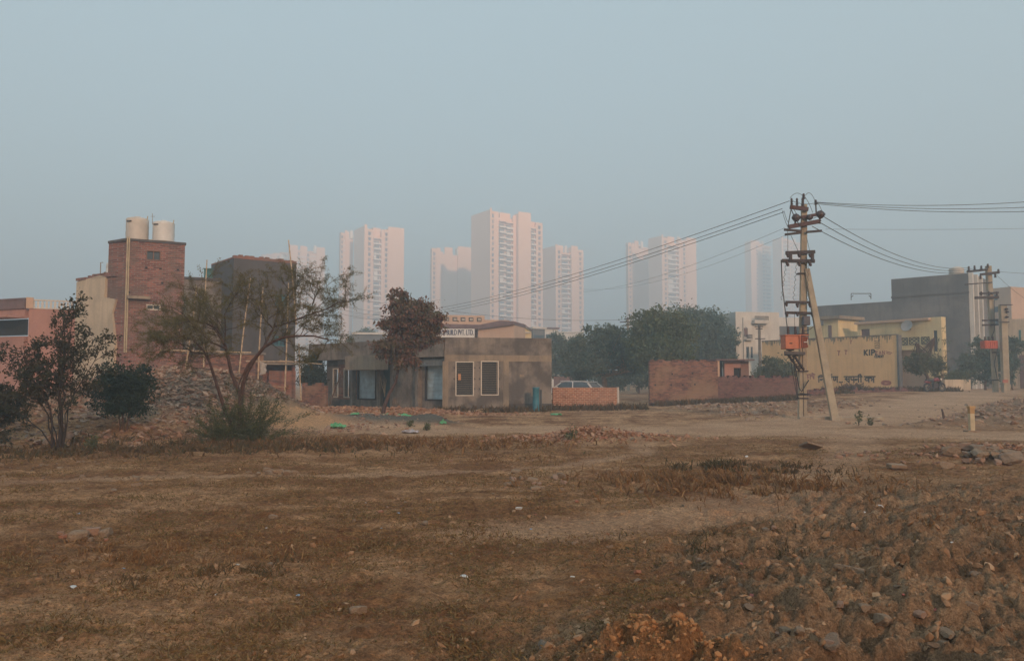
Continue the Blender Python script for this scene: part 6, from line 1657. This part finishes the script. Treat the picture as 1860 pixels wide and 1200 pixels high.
crumbs('rubble', x, y, sz, m_crumb('rubble_chunk', [(.36, .235, .165), (.20, .125, .085), (.46, .325, .235), (.32, .16, .10), (.18, .11, .075), (.40, .27, .19)]), 'broken mortar and brick rubble covering the heap behind the thorn tree', rs, .45, .1)
m_crumb('spoil2', [(.36, .235, .16), (.26, .165, .115), (.44, .31, .22)])
n = 9000
x = rs.uniform(9, 30, n); y = rs.uniform(27, 50, n); k = rs.rand(n) < masks(x, y)[3]; x, y = x[k], y[k]
crumbs('rubble', x, y, .03 + .11 * rs.rand(len(x)) ** 3, bpy.data.materials['spoil2'], 'reddish rubble spread beyond the dirt road at the right', rs)
n = 2600
x = np.concatenate([rs.normal(-8, 2.4, n), rs.normal(-3.8, 1.6, n // 2)]); y = np.concatenate([rs.normal(37.6, .8, n), rs.normal(38.3, .6, n // 2)])
crumbs('rubble', x, y, .03 + .11 * rs.rand(len(x)) ** 2.5, m_crumb('spoil_chunk', [(.36, .19, .11), (.25, .13, .08), (.46, .28, .18)]), 'reddish earth lumps before the grey workshop', rs)
n = 1800
x = np.concatenate([rs.normal(2.4, 1.3, n), rs.normal(10.6, 1.6, n // 2)]); y = np.concatenate([rs.normal(22.3, .6, n), rs.normal(16.6, .6, n // 2)])
crumbs('rubble', x, y, .02 + .07 * rs.rand(len(x)) ** 2.5, bpy.data.materials['spoil_chunk'], 'crumbled earth on the roadside heaps', rs)
n = 1100
x = rs.normal(.95, .28, n); y = rs.normal(4.7, .2, n)
crumbs('earth_crumbs', x, y, .004 + .02 * rs.rand(n) ** 3, m_crumb('orange_crumb', [(.36, .17, .07), (.42, .21, .09), (.31, .145, .06)]), 'orange soil clods on the small heap at the bottom edge', rs, .85, 0)

# ---------------------------------------------------------------- grass
def blades(name, x, y, h, mat, label, rs, w=.006, lean=.6, cat='grass'):
    n = len(x); a = rs.rand(n) * 6.28; l = lean * (0.2 + rs.rand(n)); b = a + rs.normal(size=n) * 1.0
    z = hgt(x, y) - .005
    p0 = np.stack([x, y, z], -1); d = np.stack([np.cos(a) * l, np.sin(a) * l, np.ones(n)], -1); d /= np.linalg.norm(d, axis=1)[:, None]
    s = np.stack([-np.sin(b), np.cos(b), np.zeros(n)], -1) * (w * (.6 + .8 * rs.rand(n)))[:, None] * (1 + .12 * y[:, None])
    h_ = h[:, None]
    p1 = p0 + d * h_ * .55; d2 = d + np.stack([np.cos(a), np.sin(a), np.full(n, -.6)], -1) * (l * 1.1)[:, None]; d2 /= np.linalg.norm(d2, axis=1)[:, None]
    p2 = p1 + d2 * h_ * .5
    V = np.stack([p0 - s, p0 + s, p1 + s * .7, p2, p1 - s * .7], 1)
    idx = np.arange(n * 5)
    return tag(np_mesh(name, V.reshape(-1, 3), 5, idx, mat), label, cat, kind='stuff')
x, y = fan(420000, 3.3, 27)
rd, hl_, nr_, rb_ = masks(x, y)
cl = fbm(x * .9, y * .9, 91, 4); cl2 = fbm(x * .25, y * .3, 93, 3)
dens = np.clip(.30 + 1.5 * cl + 1.0 * cl2 + .25 * (1 - ss(x, -2, 3)), 0.02, 1) * (1 - .93 * nr_) * (1 - rd) * (1 - hl_)
bare = blob(x, y, 2.6, 9.6, 1.8, .8) + blob(x, y, 4.6, 12.5, 1.4, 2) + .8 * blob(x, y, -.5, 15.5, 2, .8)
dens *= np.clip(1 - 1.2 * bare, 0, 1)
k = rs.rand(len(x)) < dens; x, y, cl = x[k], y[k], cl[k]
blades('dry_grass', x, y, (.014 + .035 * rs.rand(len(x)) ** 1.6) * (1 + np.clip(cl, 0, 1) * 1.6), M_STRAW, 'short matted dry grass covering the open field', rs, .0026, 1.5)
print('blades', len(x))
# taller tufts
def patch(cx, cy, sx, sy, n, h0, h1, mat, label, w=.007, lean=.8):
    x = rs.normal(cx, sx, n); y = rs.normal(cy, sy, n)
    k = (fbm(x * 2.2, y * 2.2, 95, 3) > .25 * rs.rand(n)) & (masks(x, y)[0] < .66); x, y = x[k], y[k]
    return blades('tall_dry_grass', x, y, h0 + (h1 - h0) * rs.rand(len(x)) ** 1.5, mat, label, rs, w, lean)
M_TUFT = m_leaf('rusty_tuft_blades', [(0.22, 0.105, 0.045), (0.30, 0.165, 0.07), (0.16, 0.085, 0.04), (0.40, 0.26, 0.13)], .9, .25)
x_, y_ = gpx(1340, 880); patch(x_, y_, 1.1, .75, 9000, .08, .24, M_TUFT, 'rusty dry grass tuft right of the centre of the field', .004)
x_, y_ = gpx(1310, 852); patch(x_, y_, .38, .35, 1800, .10, .24, M_WEED, 'dark clump rising in the rusty grass tuft', .005)
x_, y_ = gpx(1400, 855); patch(x_, y_, .7, .5, 1400, .06, .18, M_WEED, 'dark weeds at the right of the rusty tuft', .005)
for cx_, cy_, sx_, n_ in ((-6.5, 19.6, 2.0, 12000), (-9.5, 18.3, 1.0, 4500), (-2.6, 20.5, 1.9, 8000), (-12, 17.2, 1.6, 3500)):
    patch(cx_, cy_, sx_, .85, n_, .06, .24, M_WEED if cx_ < -5 else M_TUFT, 'band of dark dry weeds below the trees at left' if cx_ < -5 else 'rusty grass band in front of the grey heap', .006)
for px, py, n_, mt in ((330, 1012, 2600, M_TUFT), (350, 1040, 2200, M_WEED), (1570, 900, 900, M_TUFT), (1765, 960, 1200, M_TUFT), (1680, 930, 700, M_TUFT), (1300, 990, 1500, M_WEED), (870, 835, 1800, M_TUFT), (1430, 975, 500, M_WEED), (90, 1000, 2200, M_TUFT), (1640, 1010, 700, M_WEED)):
    x_, y_ = gpx(px, py); patch(x_, y_, .10 * y_ ** .8, .05 * y_ ** .8, n_, .03, .11, mt, 'loose dry grass tuft standing in the field', .0035)
# weeds along walls and road
for k_, (x0, x1, yy, n_) in enumerate(((9, 19, 51.5, 5200), (13.5, 24, 56, 3000), (.5, 7.5, 44, 1800), (24, 34, 60, 2600), (-4, 2, 41, 1500))):
    x = rs.uniform(x0, x1, n_); y = rs.normal(yy + (x - x0) * .15, .5, n_)
    blades('weeds', x, y, .12 + .35 * rs.rand(n_) ** 2, M_WEED, 'weedy dark grass along the foot of the walls', rs, .006, .5)

# ---------------------------------------------------------------- green plastic scraps, drum, marker, tree stump and litter
def crumple(px, py, wpx, hpx, label, mat, seed, name='plastic_sheet', cat='plastic sheet'):
    x, y = gpx(px, py); w = wpx * y / F; r = np.random.RandomState(seed); n = 10
    u, v = np.meshgrid(np.linspace(-1, 1, n), np.linspace(-1, 1, n)); q = 1 - .25 * r.rand(n, n)
    X = x + u * w / 2 * q; Y = y + v * w * .45 * q
    Z = hgt(X.ravel(), Y.ravel()).reshape(n, n) + .02 + hpx * y / F * r.rand(n, n) * (1 - .6 * np.maximum(abs(u), abs(v)))
    V = np.stack([X - x, Y - y, Z - H(x, y)], -1).reshape(-1, 3)
    i = np.arange(n - 1)[:, None] * n + np.arange(n - 1)[None]; q = np.stack([i, i + 1, i + n + 1, i + n], -1).reshape(-1, 4)
    o = np_mesh(name, V, 4, q, mat); o.location = (x, y, H(x, y)); s = o.modifiers.new('t', 'SOLIDIFY'); s.thickness = .006
    tag(o, label, cat)
for i, (px, py, w, h, lab) in enumerate(((612, 777, 34, 12, 'green plastic scrap at the foot of the grey gravel heap'), (700, 757, 26, 8, 'green plastic scrap behind the grey gravel heap'), (735, 757, 30, 8, 'green plastic scraps beside the leaning tree foot'),
        (800, 742, 12, 9, 'small green scrap under the left barred window'), (805, 770, 14, 9, 'bright green scrap right of the dark gravel'), (1010, 754, 22, 5, 'green sheet lying before the workshop corner'), (1205, 718, 14, 7, 'little green scrap before the brick ruin'),
        (500, 706, 26, 16, 'crumpled green sheet before the open brick shed'), (645, 764, 16, 3, 'thin green strip on the grey gravel heap'))):
    crumple(px, py, w, h, lab, M_GREEN, 100 + i)
crumple(500, 716, 70, 10, 'grey tarpaulin spread on the slope before the brick shed', m_plain('tarp', (.10, .105, .12), .6, .3, 3), 130, 'tarpaulin', 'tarpaulin')
crumple(745, 786, 34, 8, 'crumpled pale cloth and litter beside the dirt road', m_plain('litter', (.34, .31, .32), .9, .4, 6), 131, 'litter', 'litter')
dx, dy = XX(973.5, 41.3), 41.3
drm = thing('blue_pipe', 'upright blue plastic pipe standing before the workshop wall', 'pipe', (dx, dy, H(dx, dy)))
hh = HZ(703, dy) - drm.location.z
MB().lathe((0, 0, 0), [(.17, -.1), (.17, .05), (.165, hh * .5), (.17, hh - .06), (.185, hh - .05), (.185, hh)], 20).build('pipe_body', M_BLUE, drm, True)
MB().box(.19, .3, -.02, .04, 0, hh * .9).build('dark_board', m_plain('board_dark', (.07, .08, .09), .9, .2), drm)  # dark upright piece right beside the blue pipe
x_, y_ = XX(1762, 26), 26
mk = thing('marker_post', 'short concrete marker post with orange yellow top beside the dirt road', 'post', (x_, y_, H(x_, y_)))
hh = HZ(738, 26) - mk.location.z
MB().box(-.075, .075, -.07, .07, -.1, hh * .72).build('post', M_PIPE, mk, bevel=.012); MB().box(-.078, .078, -.073, .073, hh * .72 + .002, hh).build('painted_top', m_plain('amber_paint', (.42, .25, .10), .6, .2, 6), mk, bevel=.012); MB().box(-.1, .1, -.09, .09, hh - .06, hh + .02).build('cap', bpy.data.materials['amber_paint'], mk, bevel=.01)
MB().box(-.2, .2, -.15, .15, -.05, .05).build('footing', M_STONE, mk)
kb = MB().bar(Vector((0, 0, 0)), Vector((XX(1600, 33.2) - XX(1450, 33.6), -.4, 0)), .16, .16).build('kerb_beam', M_CONC, bevel=.02); kb.location = (XX(1450, 33.3), 33.3, H(XX(1480, 33), 33.0) + .04); tag(kb, 'long pale concrete beam lying at the foot of the two poles', 'beam')
x_, y_ = gpx(1716, 768)
b = MB().tube([(0, 0, -.05), (-.05, 0, .28), (-.09, .0, .45)], [.05, .045, .03], 6).build('wood_stake', M_BARK); b.location = (x_, y_, H(x_, y_)); tag(b, 'dark burnt stake standing in rubble left of the marker post', 'stake')
def small_plant(px, py, h, n, label, seed):
    rr = random.Random(seed); rs_ = np.random.RandomState(seed); x, y = gpx(px, py); t = thing('young_plant', label, 'plant', (x, y, H(x, y)))
    m = MB(); tips = []
    for i in range(n):
        p = wander((0, 0, 0), (rr.gauss(0, .35), rr.gauss(0, .35), 1), h * rr.uniform(.5, 1), 6, rr, .12); m.tube(p, [.012 - .0015 * q for q in range(7)], 4); tips.append(p[1:])
    m.build('stem', M_TWIG, t); pts, d = along(tips, 26 * n, rs_, .05); leaves('leaves', pts, .09, M_LF_BUSH, t, rs_, .5, 0, d, 1.5)
small_plant(1560, 773, .75, 3, 'young leafy plant growing right of the strut pole foot', 5)
small_plant(1578, 772, .45, 3, 'smaller leafy seedling right of the young plant', 6)
small_plant(1035, 792, .45, 3, 'dark dry seedling on the roadside spoil heap', 7)
small_plant(160, 818, .35, 6, 'low green weed right of the thin tree foot', 8)
small_plant(775, 782, .25, 4, 'low grey green weed beside the road litter', 9)
small_plant(745, 775, .2, 3, 'low weed left of the bright green scrap', 10)
SCR = [rock_mesh('plastic_scrap', m_plain('scrap_' + c_, v_, .6, .2, 9), 50 + i_, .2, .35) for i_, (c_, v_) in enumerate((('white', (.55, .55, .53)), ('blue', (.22, .32, .42)), ('red', (.40, .10, .07))))]
cluster(80, 1800, 850, 1150, 22, .02, .06, SCR[:2], 'small pale plastic scrap lying on the open ground', 'plastic scraps on the ground', 'litter', 12, gauss=False)
cluster(1250, 1700, 980, 1130, 6, .03, .06, SCR[2:], 'small red scrap lying in the dug soil', 'red scraps in the dug soil', 'litter', 13, gauss=False)
# sand, gravel bags
for px, py, lab in ((505, 722, 'left lumpy pale sack before the brick shed'), (525, 724, 'right lumpy pale sack before the brick shed')):
    x, y = gpx(px, py + 6); o = rpx(px, py + 4, 34, rock_mesh('sack', m_plain('sack_cloth' + str(px), (.36, .27, .18), .95, .25, 4), px, .2, .6), lab, 'sack', sink=0)
o = MB().bar((0, 0, 0), P(623, 655, 47) - P(596, 728, 47), .09, .05).build('wood_plank', M_BARK); o.location = P(596, 728, 46.2); o.location.z = H(o.location.x, 46.2); tag(o, 'brown plank leaning on the left end of the workshop', 'plank')
for (a, b, lab) in (((844, 746), (878, 747), 'thin bamboo stick lying under the left barred window'), ((846, 750), (880, 744), 'second thin bamboo stick crossing the first under the window')):
    o = MB().tube([(0, 0, 0), P(*b, 40.5) - P(*a, 40.5)], .022, 6).build('stick', M_BAMBOO); o.location = P(*a, 40.5); o.location.z = max(o.location.z, H(o.location.x, 40.5) + .03); tag(o, lab, 'stick')

# ---------------------------------------------------------------- cars behind the brick wall
def car(label, px, Y, heading, paint, seed):
    t = thing('parked_car', label, 'car', (XX(px, Y), Y, H(XX(px, Y), Y) + .0), heading, 'cars parked behind the short brick wall')
    # side profile (x forward, z up), lofted across the width with tumblehome
    body = [(-2.0, .35), (-2.02, .75), (-1.9, .98), (-1.2, 1.02), (.9, .98), (1.75, .82), (2.0, .62), (2.02, .35)]
    cab = [(-1.75, .97), (-1.45, 1.38), (-.9, 1.50), (.1, 1.50), (.55, 1.38), (1.15, .96)]
    def loft(prof, ws, nm, mat, par):
        m = MB(); k = len(prof)
        for s in (-1, 1):
            m.v += [(x, s * w, z) for (x, z), w in zip(prof, ws)]
        m.f.append(tuple(range(k))); m.f.append(tuple(reversed(range(k, 2 * k))))
        for i in range(k):
            j = (i + 1) % k; m.f.append((j, i, k + i, k + j))
        return m.build(nm, mat, par, bevel=.06)
    loft(body, [.80, .84, .82, .82, .82, .78, .74, .76], 'body', paint, t)
    loft(cab, [.76, .66, .62, .62, .64, .74], 'cabin', M_GLASS, t)
    m = MB()
    for s in (-1, 1):
        for (a, b) in (((-1.78, .97), (-1.46, 1.39)), ((.56, 1.39), (1.18, .96)), ((-.35, .97), (-.35, 1.5))):
            wa, wb = (.77, .67) if a[0] != -.35 else (.77, .64); m.bar((a[0], s * wa, a[1]), (b[0], s * wb, b[1]), .07)
    m.build('pillar', paint, t); m = MB().box(-1.5, .6, -.63, .63, 1.47, 1.53).build('roof', paint, t, bevel=.05)
    for sx in (-1.25, 1.25):
        for s in (-1, 1):
            w = MB().tube([(sx, s * .66, .31), (sx, s * .86, .31)], .31, 18).build('wheel', M_BLACK, t)
            MB().tube([(sx, s * .87, .31), (sx, s * .875, .31)], .18, 14).build('rim', M_WHITE_METAL, w)
    for s in (-1, 1):
        MB().box(1.86, 2.02, s * .6 - .14, s * .6 + .14, .6, .74).build('headlight', M_WHITE_METAL, t); MB().box(-2.05, -1.95, s * .62 - .12, s * .62 + .12, .7, .86).build('tail_light', M_INK_RED, t)
        MB().box(.75, .9, s * .9 - .08, s * .9 + .08, .98, 1.1).build('mirror', paint, t)
car('white hatchback, left of the two cars behind the brick wall', 1033, 62, math.radians(172), m_plain('white_car_paint', (.62, .62, .62), .3, .05), 1)
car('pale blue grey car, right of the two behind the brick wall', 1068, 66, math.radians(12), m_plain('blue_grey_car_paint', (.42, .47, .50), .3, .05), 2)
# ---------------------------------------------------------------- motorcycle
mx, my = XX(1697, 59.5), 59.5
mc = thing('motorcycle', 'dark red motorcycle parked before the low cream wall', 'motorcycle', (mx, my, H(mx, my)), math.radians(14))
for sx in (-.62, .66):
    m = MB(); ring = [(sx + .27 * math.cos(a), 0, .3 + .27 * math.sin(a)) for a in np.linspace(0, 2 * math.pi, 21)]
    w = MB().tube(ring, .045, 7, cap=False).build('wheel', M_BLACK, mc, True)
    m = MB()
    for a in np.linspace(0, math.pi, 7)[:-1]: m.bar((sx + .25 * math.cos(a), 0, .3 + .25 * math.sin(a)), (sx - .25 * math.cos(a), 0, .3 - .25 * math.sin(a)), .012)
    m.build('spokes', M_WHITE_METAL, w)
RP = m_plain('motorcycle_red', (.20, .03, .035), .3, .1)
MB().tube([(-.1, 0, .78), (.0, 0, .86), (.25, 0, .9), (.42, 0, .8)], [.08, .14, .15, .07], 10).build('fuel_tank', RP, mc, True)
MB().tube([(-.75, 0, .86), (-.6, 0, .82), (-.3, 0, .8), (-.08, 0, .8)], [.07, .1, .11, .08], 10).build('seat', M_BLACK, mc, True)
MB().tube([(-.9, 0, .72), (-.7, 0, .72), (-.4, 0, .68)], [.03, .1, .08], 8).build('tail_fairing', RP, mc, True)
MB().bar((.66, .06, .3), (.42, .06, .98), .04).bar((.66, -.06, .3), (.42, -.06, .98), .04).build('front_fork', M_IRON, mc)
MB().tube([(.34, -.36, 1.05), (.42, -.15, 1.0), (.42, .15, 1.0), (.34, .36, 1.05)], .018, 6).build('handlebar', M_BLACK, mc)
for s in (-.3, .3): MB().bar((.4, s, 1.03), (.4, s * 1.1, 1.2), .012).box(.38, .4, s * 1.1 - .05, s * 1.1 + .05, 1.18, 1.26).build('mirror', M_BLACK, mc)
MB().lathe((.56, 0, .88), [(.03, -.1), (.1, -.05), (.1, .07), (.05, .11)], 12).build('headlight', M_WHITE_METAL, mc, True)
MB().box(-.15, .25, -.12, .12, .25, .62).build('engine', M_IRON, mc, bevel=.04); MB().tube([(.2, -.14, .3), (-.2, -.16, .25), (-.8, -.18, .32)], [.025, .035, .05], 8).build('exhaust', M_IRON, mc)
m = MB().bar((.4, 0, .95), (-.1, 0, .62), .04).bar((-.1, 0, .62), (-.1, 0, .25), .04).bar((-.12, 0, .28), (-.62, 0, .3), .035).bar((-.1, 0, .7), (-.75, 0, .74), .035).bar((-.62, 0, .3), (-.45, 0, .74), .03); m.build('frame', M_BLACK, mc)
m = MB(); m.tube([(.66 + .33 * math.cos(a), 0, .3 + .33 * math.sin(a)) for a in np.linspace(.4, 2.4, 8)], .03, 6).tube([(-.62 + .33 * math.cos(a), 0, .3 + .33 * math.sin(a)) for a in np.linspace(.9, 2.9, 8)], .03, 6).build('mudguard', M_BLACK, mc)
